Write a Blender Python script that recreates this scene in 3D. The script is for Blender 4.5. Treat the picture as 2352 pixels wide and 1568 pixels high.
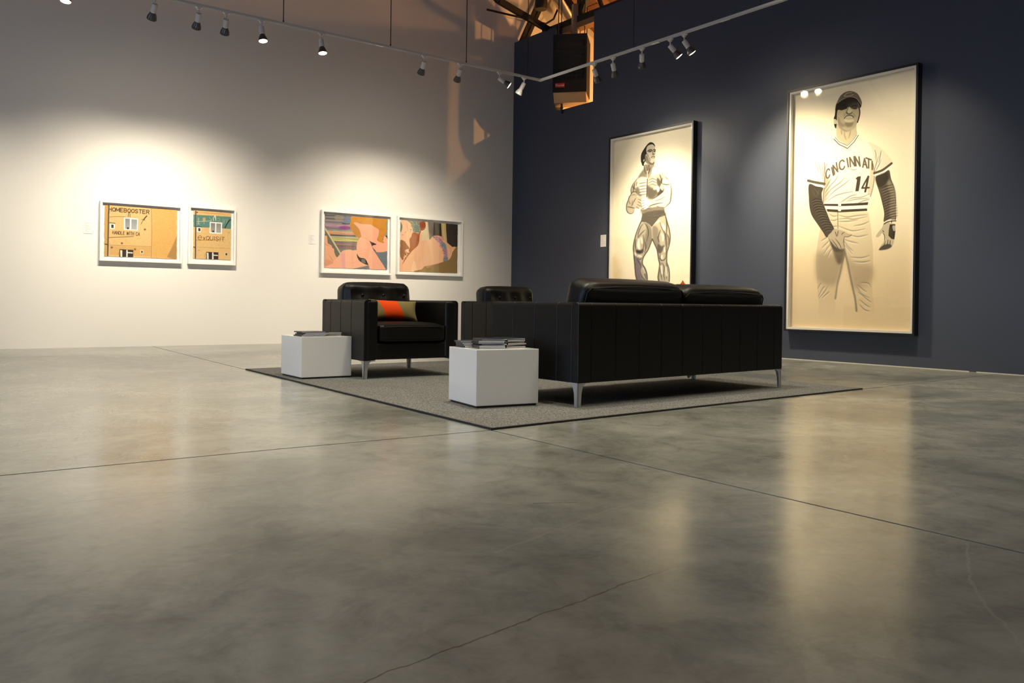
import bpy, bmesh, math, random
import numpy as np
from mathutils import Vector, Matrix

for _o in list(bpy.data.objects):
    bpy.data.objects.remove(_o)
S = bpy.context.scene
COL = S.collection
PI = math.pi

# ------------------------------------------------------------------ camera
cam_d = bpy.data.cameras.new('camera')
cam = bpy.data.objects.new('camera', cam_d)
COL.objects.link(cam)
_r = Vector((0.80353645, -0.59510291, 0.01347942))
_u = Vector((-0.00778458, 0.0121371, 0.99989604))
_f = Vector((0.59520464, 0.80355785, -0.00511998))
cam.matrix_world = Matrix(((_r.x, _u.x, -_f.x, 0), (_r.y, _u.y, -_f.y, 0), (_r.z, _u.z, -_f.z, 0.64), (0, 0, 0, 1)))
cam_d.sensor_width = 36.0
cam_d.lens = 1883.8 / 2352 * 36.0
cam_d.shift_y = -80.5 / 2352
cam_d.clip_start = 0.05
S.camera = cam

# ------------------------------------------------------------------ colour management, world
S.view_settings.view_transform = 'Standard'
S.view_settings.look = 'None'
S.view_settings.gamma = 1.0
S.view_settings.use_curve_mapping = False
S.view_settings.exposure = 0.55
try:
    S.cycles.use_denoising = True
    S.cycles.max_bounces = 8
    S.cycles.diffuse_bounces = 5
    S.cycles.glossy_bounces = 4
    S.cycles.transparent_max_bounces = 12
    S.cycles.sample_clamp_indirect = 6.0
    S.cycles.caustics_reflective = False
except Exception:
    pass
W = bpy.data.worlds.new('dusk_sky')
S.world = W
W.use_nodes = True
W.node_tree.nodes['Background'].inputs[0].default_value = (0.46, 0.61, 0.90, 1)
W.node_tree.nodes['Background'].inputs[1].default_value = 4.4

# ------------------------------------------------------------------ lights of the unseen part of the gallery
def add_spot(name, loc, target, power, color, angle=75, blend=1.0, radius=0.05, parent=None):
    l = bpy.data.lights.new(name, 'SPOT')
    l.energy = power
    l.color = color
    l.spot_size = math.radians(angle)
    l.spot_blend = blend
    l.shadow_soft_size = radius
    o = bpy.data.objects.new(name, l)
    COL.objects.link(o)
    d = Vector(target) - Vector(loc)
    o.rotation_euler = d.to_track_quat('-Z', 'Y').to_euler()
    o.location = loc
    return o

WARM = (1.0, 0.89, 0.71)
NEUT = (1.0, 0.90, 0.70)
WARM2 = (1.0, 0.84, 0.56)
# ceiling lamps over the seating and over the floor nearer the door, above the picture
for i, (lx, ly, lz, tx, ty, p) in enumerate([
        (3.6, 4.6, 5.8, 3.8, 5.0, 520),
        (0.6, 3.6, 5.8, 0.8, 3.8, 420),
        (5.2, 1.6, 5.8, 5.2, 1.8, 330),
        (0.6, 6.4, 5.8, 0.8, 6.6, 420),
        (6.4, 4.0, 5.8, 6.2, 4.0, 300),
        (1.2, 0.4, 5.8, 1.2, 0.8, 40)]):
    add_spot('ceiling_downlight_light', (lx, ly, lz), (tx, ty, 0), p, NEUT, 85, 1.0, 0.25)
# track lamps left of the picture, lighting the rest of the white wall
add_spot('track_and_fill_light_outside', (0.2, 8.99, 3.6), (-0.3, 11.45, 0.9), 115, WARM, 80, 1.0, 0.05)
add_spot('track_and_fill_light_outside', (-2.0, 8.99, 3.6), (-2.4, 11.45, 0.9), 90, WARM, 80, 1.0, 0.05)
# track lamps on the right leg nearer the camera, plus an added warm spot
add_spot('track_and_fill_light_outside', (7.16, 4.3, 3.6), (8.6, 5.0, 1.0), 120, WARM2, 90, 1.0, 0.05)
add_spot('track_and_fill_light_outside', (3.2, 0.2, 5.2), (3.0, 4.2, 0.2), 90, WARM2, 55, 1.0, 0.06)  # added fill spot, off the track, to warm the cube fronts
add_spot('track_and_fill_light_outside', (7.16, 2.4, 3.6), (7.6, 2.6, 0.0), 110, WARM, 80, 1.0, 0.05)
# sodium-coloured lamp of the next room, behind the blue partition
def add_point(name, loc, power, color, radius):
    l = bpy.data.lights.new(name, 'POINT')
    l.energy = power
    l.color = color
    l.shadow_soft_size = radius
    o = bpy.data.objects.new(name, l)
    COL.objects.link(o)
    o.location = loc
    return o
ORANGE = (1.0, 0.47, 0.15)
add_point('next_room_light', (11.0, 8.6, 2.4), 420, ORANGE, 0.25)
add_point('next_room_light', (10.0, 6.8, 4.6), 170, ORANGE, 0.03)
add_point('next_room_light', (10.4, 7.2, 5.5), 320, ORANGE, 0.06)

# ------------------------------------------------------------------ materials
def srgb(r, g, b):
    def c(v):
        v /= 255.0
        return v / 12.92 if v <= 0.04045 else ((v + 0.055) / 1.055) ** 2.4
    return (c(r), c(g), c(b), 1.0)

def new_mat(name):
    m = bpy.data.materials.new(name)
    m.use_nodes = True
    nt = m.node_tree
    return m, nt, nt.nodes['Principled BSDF']

def nd(nt, kind, **kw):
    n = nt.nodes.new(kind)
    for k, v in kw.items():
        if isinstance(k, str) and hasattr(n, k):
            setattr(n, k, v)
        else:
            n.inputs[k].default_value = v
    return n

def pmat(name, col, rough=0.5, metal=0.0, spec=0.5, var=0.08, scale=8.0, bump=0.0, bscale=60.0):
    m, nt, b = new_mat(name)
    b.inputs['Roughness'].default_value = rough
    b.inputs['Metallic'].default_value = metal
    b.inputs['Specular IOR Level'].default_value = spec
    tc = nt.nodes.new('ShaderNodeTexCoord')
    n = nt.nodes.new('ShaderNodeTexNoise')
    n.inputs['Scale'].default_value = scale
    n.inputs['Detail'].default_value = 4
    nt.links.new(tc.outputs['Object'], n.inputs['Vector'])
    mx = nt.nodes.new('ShaderNodeMix')
    mx.data_type = 'RGBA'
    mx.inputs['A'].default_value = tuple(c * (1 - var) for c in col[:3]) + (1,)
    mx.inputs['B'].default_value = tuple(min(1, c * (1 + var)) for c in col[:3]) + (1,)
    nt.links.new(n.outputs['Fac'], mx.inputs['Factor'])
    nt.links.new(mx.outputs['Result'], b.inputs['Base Color'])
    if bump:
        n2 = nt.nodes.new('ShaderNodeTexNoise')
        n2.inputs['Scale'].default_value = bscale
        n2.inputs['Detail'].default_value = 3
        nt.links.new(tc.outputs['Object'], n2.inputs['Vector'])
        bp = nt.nodes.new('ShaderNodeBump')
        bp.inputs['Strength'].default_value = bump
        bp.inputs['Distance'].default_value = 0.01
        nt.links.new(n2.outputs['Fac'], bp.inputs['Height'])
        nt.links.new(bp.outputs['Normal'], b.inputs['Normal'])
    return m

def emat(name, col, strength):
    m, nt, b = new_mat(name)
    b.inputs['Base Color'].default_value = (0.8, 0.8, 0.8, 1)
    b.inputs['Emission Color'].default_value = tuple(col[:3]) + (1,)
    b.inputs['Emission Strength'].default_value = strength
    return m

M = {}
M['white_wall'] = pmat('white_wall_paint', (0.80, 0.775, 0.72), 0.5, 0, 0.3, 0.015, 1.5, 0.03, 3.0)
M['blue_wall'] = pmat('blue_wall_paint', srgb(66, 72, 87), 0.42, 0, 0.3, 0.03, 1.2)
M['plain_wall'] = pmat('plain_wall_paint', (0.62, 0.60, 0.57), 0.6)
M['white_lacquer'] = pmat('white_lacquer', (0.82, 0.82, 0.80), 0.09, 0, 0.5, 0.01)
M['plinth'] = pmat('dark_plinth', (0.03, 0.03, 0.03), 0.6)
M['leather'] = pmat('black_leather', (0.0045, 0.0042, 0.004), 0.42, 0, 0.32, 0.2, 14, 0.12, 160)
M['seam'] = pmat('black_seam', (0.004, 0.004, 0.004), 0.7)
M['leg_metal'] = pmat('brushed_aluminium', (0.72, 0.74, 0.77), 0.34, 1.0, 0.5, 0.04)
M['dark_leg'] = pmat('dark_metal', (0.05, 0.045, 0.04), 0.4, 0.6)
M['frame_white'] = pmat('white_frame_lacquer', (0.84, 0.83, 0.79), 0.35, 0, 0.4, 0.01)
M['mat_white'] = pmat('white_mat_board', (0.84, 0.83, 0.80), 0.8, 0, 0.1, 0.01)
M['frame_black'] = pmat('black_frame_wood', (0.008, 0.008, 0.009), 0.4, 0, 0.4, 0.2)
M['liner'] = pmat('frame_liner_cream', (0.72, 0.70, 0.66), 0.7, 0, 0.1, 0.02)
M['card'] = pmat('caption_card', (0.78, 0.76, 0.73), 0.6, 0, 0.2, 0.01)
M['track'] = pmat('track_white_metal', (0.55, 0.55, 0.54), 0.4, 0, 0.5, 0.03)
M['socket'] = pmat('lamp_socket_white', (0.62, 0.60, 0.58), 0.45, 0, 0.4, 0.03)
M['bulb_back'] = pmat('reflector_bulb_grey', (0.075, 0.068, 0.06), 0.3, 0.2, 0.6, 0.1)
M['bulb_lit_tone'] = pmat('reflector_bulb_lit_tone', (0.78, 0.76, 0.70), 0.35, 0, 0.5, 0.05)  # pale copy of the bulb, light from other lamps put into its colour
M['lens_off'] = pmat('lamp_lens', (0.7, 0.7, 0.7), 0.2, 0, 0.5, 0.02)
M['lens_on'] = emat('lit_lamp_lens', (1.0, 0.90, 0.72), 16)
M['wire'] = pmat('dark_wire', (0.03, 0.03, 0.03), 0.5, 0.3)
M['steel_dark'] = pmat('dark_steel', (0.022, 0.018, 0.015), 0.55, 0.2)
M['timber'] = pmat('rough_timber', (0.30, 0.17, 0.085), 0.75, 0, 0.2, 0.3, 6)
M['galv'] = pmat('galvanised_duct', (0.55, 0.52, 0.46), 0.32, 1.0, 0.5, 0.15, 10)
M['heater_body'] = pmat('heater_grey_enamel', (0.016, 0.017, 0.02), 0.6, 0, 0.2, 0.1)
M['heater_dark'] = pmat('heater_black', (0.006, 0.006, 0.007), 0.6)
M['heater_pan'] = pmat('heater_pan_metal', (0.46, 0.32, 0.18), 0.5, 0.2)
M['badge_red'] = pmat('red_badge', (0.55, 0.02, 0.015), 0.4)
M['text_white'] = pmat('white_lettering', (0.8, 0.8, 0.78), 0.5)
M['paper'] = pmat('magazine_pages', (0.86, 0.86, 0.88), 0.7, 0, 0.2, 0.04, 40)
M['cover'] = pmat('magazine_cover_navy', (0.018, 0.018, 0.035), 0.3, 0, 0.5, 0.2)
M['cover2'] = pmat('magazine_cover_black', (0.012, 0.012, 0.012), 0.35, 0, 0.5, 0.2)
M['tag'] = pmat('care_tag', (0.75, 0.75, 0.75), 0.7)
M['rug_edge'] = pmat('rug_binding', (0.02, 0.02, 0.02), 0.8)

# ------------------------------------------------------------------ mesh helpers
def obj(name, bm, mat, parent=None, smooth=False, loc=None):
    me = bpy.data.meshes.new(name)
    bmesh.ops.recalc_face_normals(bm, faces=bm.faces[:])
    bm.to_mesh(me)
    bm.free()
    if smooth:
        for p in me.polygons:
            p.use_smooth = True
        try:
            me.set_sharp_from_angle(angle=math.radians(40))
        except Exception:
            pass
    for m_ in (mat if isinstance(mat, (list, tuple)) else [mat]):
        me.materials.append(m_)
    o = bpy.data.objects.new(name, me)
    COL.objects.link(o)
    if parent is not None:
        o.parent = parent
    if loc is not None:
        o.location = loc
    return o

def tag(o, label, cat, group=None):
    o['label'] = label
    o['category'] = cat
    if group:
        o['group'] = group
    return o

def thing(name, label, cat, loc=(0, 0, 0), rz=0.0, group=None):
    o = bpy.data.objects.new(name, None)
    o.empty_display_size = 0.1
    COL.objects.link(o)
    o.location = loc
    o.rotation_euler = (0, 0, rz)
    return tag(o, label, cat, group)

def struct(name, bm, mat, parent=None, smooth=False):
    o = obj(name, bm, mat, parent, smooth)
    if parent is None:
        o['kind'] = 'structure'
    return o

def box(bm, x0, x1, y0, y1, z0, z1, bev=0.0, seg=2):
    r = bmesh.ops.create_cube(bm, size=1.0)
    vs = r['verts']
    for v in vs:
        v.co = Vector(((x0 + x1) / 2 + v.co.x * (x1 - x0), (y0 + y1) / 2 + v.co.y * (y1 - y0), (z0 + z1) / 2 + v.co.z * (z1 - z0)))
    if bev > 0:
        es = set()
        for v in vs:
            for e in v.link_edges:
                es.add(e)
        bmesh.ops.bevel(bm, geom=list(es), offset=bev, segments=seg, profile=0.5, affect='EDGES')
    return bm

def B(*a, **k):
    return box(bmesh.new(), *a, **k)

def prism(bm, pts, axis_a, axis_b, axis_n, origin, h0, h1):
    """extrude polygon pts (a,b) along axis_n from h0 to h1"""
    A, Bv, N, O = Vector(axis_a), Vector(axis_b), Vector(axis_n), Vector(origin)
    lo = [bm.verts.new(O + A * a + Bv * b + N * h0) for a, b in pts]
    hi = [bm.verts.new(O + A * a + Bv * b + N * h1) for a, b in pts]
    n = len(pts)
    bm.faces.new(lo)
    bm.faces.new(hi)
    for i in range(n):
        bm.faces.new((lo[i], lo[(i + 1) % n], hi[(i + 1) % n], hi[i]))
    return bm

def tube(bm, p0, p1, r0, r1=None, n=14, caps=True):
    if r1 is None:
        r1 = r0
    p0, p1 = Vector(p0), Vector(p1)
    d = (p1 - p0).normalized()
    a = d.orthogonal().normalized()
    b = d.cross(a)
    R0 = [bm.verts.new(p0 + (a * math.cos(2 * PI * i / n) + b * math.sin(2 * PI * i / n)) * r0) for i in range(n)]
    R1 = [bm.verts.new(p1 + (a * math.cos(2 * PI * i / n) + b * math.sin(2 * PI * i / n)) * r1) for i in range(n)]
    for i in range(n):
        bm.faces.new((R0[i], R0[(i + 1) % n], R1[(i + 1) % n], R1[i]))
    if caps:
        bm.faces.new(R0[::-1])
        bm.faces.new(R1)
    return bm

def lathe(bm, origin, axis, prof, n=24, rib=0.0, cap0=True, cap1=True):
    """prof: list of (distance along axis, radius); rib modulates every second meridian"""
    O, d = Vector(origin), Vector(axis).normalized()
    a = d.orthogonal().normalized()
    b = d.cross(a)
    rings = []
    for t, r in prof:
        ring = []
        for i in range(n):
            rr = r * (1 - (rib if i % 2 else 0))
            ring.append(bm.verts.new(O + d * t + (a * math.cos(2 * PI * i / n) + b * math.sin(2 * PI * i / n)) * rr))
        rings.append(ring)
    for k in range(len(rings) - 1):
        for i in range(n):
            bm.faces.new((rings[k][i], rings[k][(i + 1) % n], rings[k + 1][(i + 1) % n], rings[k + 1][i]))
    if cap0:
        bm.faces.new(rings[0][::-1])
    if cap1:
        bm.faces.new(rings[-1])
    return bm

def bar(bm, p0, p1, w, t, up=(0, 0, 1)):
    """rectangular bar from p0 to p1; w across (perpendicular to up), t along up"""
    p0, p1, up = Vector(p0), Vector(p1), Vector(up)
    d = (p1 - p0).normalized()
    s = d.cross(up).normalized()
    u = s.cross(d).normalized()
    q = []
    for p in (p0, p1):
        q.append([bm.verts.new(p + s * (w / 2 * i) + u * (t / 2 * j)) for i, j in ((-1, -1), (1, -1), (1, 1), (-1, 1))])
    bm.faces.new(q[0][::-1])
    bm.faces.new(q[1])
    for i in range(4):
        bm.faces.new((q[0][i], q[0][(i + 1) % 4], q[1][(i + 1) % 4], q[1][i]))
    return bm

def cushion(cx, cy, cz, w, d, h, r=0.05, puff=(0.04, 0.04, 0.06), cuts=11, dimples=(), tilt=0.0, sag=0.0, pinch=0.0):
    """soft box w x d x h centred at c; dimples = list of (x,z,depth,radius) on the front (+y) face"""
    bm = bmesh.new()
    bmesh.ops.create_cube(bm, size=2.0)
    bmesh.ops.subdivide_edges(bm, edges=bm.edges[:], cuts=cuts, use_grid_fill=True)
    hx, hy, hz = w / 2, d / 2, h / 2
    for v in bm.verts:
        x, y, z = v.co
        p = Vector((x * hx, y * hy, z * hz))
        q = Vector((max(-hx + r, min(hx - r, p.x)), max(-hy + r, min(hy - r, p.y)), max(-hz + r, min(hz - r, p.z))))
        dlt = p - q
        if dlt.length > 1e-9:
            m = max(abs(dlt.x), abs(dlt.y), abs(dlt.z))
            p = q + dlt.normalized() * m
        fx, fy, fz = 1 - x * x, 1 - y * y, 1 - z * z
        p.x += math.copysign(puff[0], x) * fy * fz * abs(x) ** 3
        p.y += math.copysign(puff[1], y) * fx ** 0.5 * fz ** 0.5 * abs(y) ** 3 if fx > 0 and fz > 0 else 0
        p.z += math.copysign(puff[2], z) * fx ** 0.5 * fy ** 0.5 * abs(z) ** 3 if fx > 0 and fy > 0 else 0
        if pinch:
            k = 1 - pinch * (1 - abs(x)) * abs(z) ** 2
            p.z *= k
        if sag and z > 0:
            p.z -= sag * (x * x) * z
        if y > 0.4:
            for dx, dz, dep, rad in dimples:
                dd = ((p.x - dx) ** 2 + (p.z - dz) ** 2) / (rad * rad)
                p.y -= dep * math.exp(-dd)
        if tilt:
            p = Matrix.Rotation(tilt, 3, 'X') @ p
        v.co = p + Vector((cx, cy, cz))
    return bm
# ------------------------------------------------------------------ flat prints: a small painter that fills pixel arrays
def _blur1(a, r, ax):
    r = int(r)
    if r < 1:
        return a
    pad = [(0, 0)] * a.ndim
    pad[ax] = (r + 1, r)
    c = np.cumsum(np.pad(a, pad, mode='edge'), axis=ax, dtype=np.float64)
    n = a.shape[ax]
    hi = np.take(c, range(2 * r + 1, 2 * r + 1 + n), axis=ax)
    lo = np.take(c, range(0, n), axis=ax)
    return ((hi - lo) / (2 * r + 1)).astype(np.float32)

def blur(a, s):
    if s <= 0.3:
        return a
    if s < 1.0:
        k = s * 0.25
        p = np.pad(a, 1, mode='edge')
        a = a * (1 - 4 * k) + k * (p[:-2, 1:-1] + p[2:, 1:-1] + p[1:-1, :-2] + p[1:-1, 2:])
        return a
    r = max(1, int(round(s * 0.9)))
    for _ in range(2):
        a = _blur1(_blur1(a, r, 0), r, 1)
    return a

def homography(src, dst):
    A = []
    bb = []
    for (x, y), (u, v) in zip(src, dst):
        A.append([x, y, 1, 0, 0, 0, -u * x, -u * y]); bb.append(u)
        A.append([0, 0, 0, x, y, 1, -v * x, -v * y]); bb.append(v)
    h = np.linalg.solve(np.array(A, float), np.array(bb, float))
    return np.append(h, 1).reshape(3, 3)

def spline(pts, closed, n=6):
    P = [np.array(p, float) for p in pts]
    out = []
    N = len(P)
    rng = range(N if closed else N - 1)
    for i in rng:
        if closed:
            p0, p1, p2, p3 = P[i - 1], P[i], P[(i + 1) % N], P[(i + 2) % N]
        else:
            p0, p1, p2, p3 = P[max(i - 1, 0)], P[i], P[i + 1], P[min(i + 2, N - 1)]
        for k in range(n):
            t = k / n
            out.append(0.5 * (2 * p1 + (p2 - p0) * t + (2 * p0 - 5 * p1 + 4 * p2 - p3) * t * t + (3 * p1 - p0 - 3 * p2 + p3) * t ** 3))
    if not closed:
        out.append(P[-1])
    return out

GLY = {
 'A': [[(0, 1), (.35, 0), (.7, 1)], [(.13, .66), (.57, .66)]],
 'B': [[(0, 0), (0, 1), (.45, 1), (.62, .88), (.62, .62), (.45, .48), (0, .48)], [(0, 0), (.42, 0), (.57, .12), (.57, .36), (.45, .48)]],
 'C': [[(.65, .22), (.52, .04), (.32, 0), (.1, .12), (0, .35), (0, .65), (.1, .88), (.32, 1), (.52, .96), (.65, .78)]],
 'D': [[(0, 0), (0, 1), (.35, 1), (.58, .85), (.65, .5), (.58, .15), (.35, 0), (0, 0)]],
 'E': [[(.6, 0), (0, 0), (0, 1), (.6, 1)], [(0, .48), (.5, .48)]],
 'H': [[(0, 0), (0, 1)], [(.62, 0), (.62, 1)], [(0, .48), (.62, .48)]],
 'I': [[(.1, 0), (.1, 1)]],
 'L': [[(0, 0), (0, 1), (.55, 1)]],
 'M': [[(0, 1), (0, 0), (.38, .8), (.76, 0), (.76, 1)]],
 'N': [[(0, 1), (0, 0), (.62, 1), (.62, 0)]],
 'O': [[(.35, 0), (.1, .12), (0, .5), (.1, .88), (.35, 1), (.6, .88), (.7, .5), (.6, .12), (.35, 0)]],
 'Q': [[(.35, 0), (.1, .12), (0, .5), (.1, .88), (.35, 1), (.6, .88), (.7, .5), (.6, .12), (.35, 0)], [(.45, .75), (.7, 1.05)]],
 'R': [[(0, 1), (0, 0), (.42, 0), (.6, .12), (.6, .38), (.42, .5), (0, .5)], [(.35, .5), (.62, 1)]],
 'S': [[(.6, .16), (.45, .02), (.2, .02), (.03, .15), (.05, .36), (.3, .48), (.55, .6), (.6, .82), (.43, .98), (.18, .98), (0, .84)]],
 'T': [[(0, 0), (.66, 0)], [(.33, 0), (.33, 1)]],
 'U': [[(0, 0), (0, .7), (.12, .93), (.32, 1), (.52, .93), (.64, .7), (.64, 0)]],
 'W': [[(0, 0), (.2, 1), (.42, .1), (.64, 1), (.84, 0)]],
 'X': [[(0, .3), (.5, 1)], [(.5, .3), (0, 1)]],
 'e': [[(.02, .58), (.62, .58), (.56, .3), (.32, .2), (.08, .32), (0, .6), (.1, .88), (.34, 1), (.6, .86)]],
 ' ': [],
}
GW = {'I': .2, 'M': .76, 'W': .84, ' ': .35, 'T': .66, 'X': .5}

class Art:
    def __init__(self, w, h, quad, base):
        self.w, self.h = w, h
        self.H = homography(quad, [(0, 0), (w, 0), (w, h), (0, h)])
        self.k = w / (math.dist(quad[0], quad[1]) * 0.5 + math.dist(quad[3], quad[2]) * 0.5)
        self.a = np.zeros((h, w, 3), np.float32)
        self.a[:] = np.array(base, np.float32)
        self.T = None
        self.rng = np.random.RandomState(5)
    def P(self, pts):
        out = []
        for p in pts:
            x, y = p
            if self.T:
                x, y = self.T[0] + x * self.T[2], self.T[1] + y * self.T[2]
            q = self.H @ np.array([x, y, 1.0])
            out.append(q[:2] / q[2])
        return out
    def s(self, v):
        return v * self.k * (self.T[2] if self.T else 1)
    def _mask(self, P, pad):
        A = np.array(P)
        x0, x1 = max(0, int(A[:, 0].min() - pad)), min(self.w, int(A[:, 0].max() + pad) + 2)
        y0, y1 = max(0, int(A[:, 1].min() - pad)), min(self.h, int(A[:, 1].max() + pad) + 2)
        return x0, x1, y0, y1
    def _put(self, box_, m, col, alpha, col2=None, alpha2=None):
        x0, x1, y0, y1 = box_
        c = np.array(col, np.float32)
        if col2 is not None or alpha2 is not None:
            t = np.linspace(0, 1, y1 - y0, dtype=np.float32)[:, None, None]
            c = c * (1 - t) + np.array(col2 if col2 is not None else col, np.float32) * t
            al = alpha * (1 - t[:, :, 0]) + (alpha2 if alpha2 is not None else alpha) * t[:, :, 0]
            m = m * al
        else:
            m = m * alpha
        R = self.a[y0:y1, x0:x1]
        R[:] = R * (1 - m[..., None]) + c * m[..., None]
    def poly(self, pts, col, alpha=1.0, soft=0.7, smooth=True, col2=None, alpha2=None):
        P = self.P(pts)
        if smooth and len(P) > 3:
            P = spline(P, True, 5)
        sf = soft if soft < 1 else soft * self.k * (self.T[2] if self.T else 1)
        b = self._mask(P, sf * 3 + 2)
        x0, x1, y0, y1 = b
        if x1 <= x0 or y1 <= y0:
            return
        X = np.arange(x0, x1) + 0.5
        acc = np.zeros((y1 - y0, x1 - x0), np.float32)
        for sub in (0.25, 0.75):
            ins = np.zeros((y1 - y0, x1 - x0), bool)
            Y = np.arange(y0, y1) + sub
            for i in range(len(P)):
                ax, ay = P[i - 1]; bx, by = P[i]
                if ay == by:
                    continue
                lo, hi = (ay, by) if ay < by else (by, ay)
                r0 = max(0, int(math.ceil(lo - y0 - sub))); r1 = min(y1 - y0, int(math.ceil(hi - y0 - sub)))
                if r1 <= r0:
                    continue
                xc = ax + (Y[r0:r1] - ay) * (bx - ax) / (by - ay)
                ins[r0:r1] ^= X[None, :] < xc[:, None]
            acc += ins * 0.5
        self._put(b, blur(acc, sf), col, alpha, col2, alpha2)
    def line(self, pts, wid, col, alpha=1.0, soft=0.5, smooth=True, taper=False):
        P = self.P(pts)
        if smooth and len(P) > 2:
            P = spline(P, False, 5)
        wd = max(0.8, self.s(wid)); sf = self.s(soft) if soft >= 1 else soft
        b = self._mask(P, wd + sf * 3 + 2)
        x0, x1, y0, y1 = b
        if x1 <= x0 or y1 <= y0:
            return
        m = np.zeros((y1 - y0, x1 - x0), np.float32)
        n = len(P) - 1
        for i in range(n):
            (ax, ay), (bx, by) = P[i], P[i + 1]
            ww = wd * ((0.25 + 0.75 * math.sin(PI * (i + 0.5) / n)) if taper else 1)
            sx0, sx1 = max(x0, int(min(ax, bx) - ww - 2)), min(x1, int(max(ax, bx) + ww + 3))
            sy0, sy1 = max(y0, int(min(ay, by) - ww - 2)), min(y1, int(max(ay, by) + ww + 3))
            if sx1 <= sx0 or sy1 <= sy0:
                continue
            X = np.arange(sx0, sx1)[None, :] + 0.5
            Y = np.arange(sy0, sy1)[:, None] + 0.5
            dx, dy = bx - ax, by - ay
            L = dx * dx + dy * dy + 1e-9
            t = np.clip(((X - ax) * dx + (Y - ay) * dy) / L, 0, 1)
            d = np.sqrt((X - ax - t * dx) ** 2 + (Y - ay - t * dy) ** 2)
            mm = np.clip(ww / 2 - d + 0.5, 0, 1)
            R = m[sy0 - y0:sy1 - y0, sx0 - x0:sx1 - x0]
            np.maximum(R, mm, out=R)
        self._put(b, blur(m, sf), col, alpha)
    def lines(self, L, wid, col, alpha=1.0, soft=0.5, taper=True):
        for p in L:
            self.line(p, wid, col, alpha, soft, True, taper)
    def text(self, txt, p0, p1, hgt, wid, col, alpha=1.0, up=None, squeeze=1.0):
        """txt along the segment p0-p1 (tops of letters), letters hgt tall"""
        p0, p1 = np.array(p0, float), np.array(p1, float)
        tot = sum(GW.get(c, .66) for c in txt) + 0.22 * (len(txt) - 1)
        dx = (p1 - p0) / tot
        dy = np.array([-(p1 - p0)[1], (p1 - p0)[0]]); dy = dy / np.linalg.norm(dy) * hgt
        if up is not None:
            dy = np.array(up, float) * hgt
        x = 0
        for c in txt:
            for st in GLY.get(c, []):
                self.line([tuple(p0 + dx * (x + a) + dy * b_) for a, b_ in st], wid, col, alpha, 0.5, False)
            x += GW.get(c, .66) + 0.22
    def grain(self, amt, sx=1, sy=1):
        n = self.rng.normal(0, 1, (self.h, self.w)).astype(np.float32)
        if sx > 1:
            n = _blur1(n, sx, 1) * math.sqrt(2 * sx + 1)
        if sy > 1:
            n = _blur1(n, sy, 0) * math.sqrt(2 * sy + 1)
        self.a += (n * amt)[..., None]
    def image(self, name):
        im = bpy.data.images.new(name, self.w, self.h)
        px = np.ones((self.h, self.w, 4), np.float32)
        px[..., :3] = np.clip(self.a / 255.0, 0, 1)
        im.pixels.foreach_set(px[::-1].ravel())
        im.update()
        im.pack()
        return im

def art_mat(name, art):
    m, nt, b = new_mat(name)
    b.inputs['Roughness'].default_value = 0.8
    b.inputs['Specular IOR Level'].default_value = 0.1
    t = nt.nodes.new('ShaderNodeTexImage')
    t.image = art.image(name)
    t.extension = 'EXTEND'
    uv = nt.nodes.new('ShaderNodeUVMap')
    uv.uv_map = 'UVMap'
    nt.links.new(uv.outputs['UV'], t.inputs['Vector'])
    nt.links.new(t.outputs['Color'], b.inputs['Base Color'])
    return m

OCH = (216, 180, 122)
def facade(A, wide):
    """ochre rendered house wall with two windows, pipe and lettering"""
    k = lambda x, y: (x, y)
    return A

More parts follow.
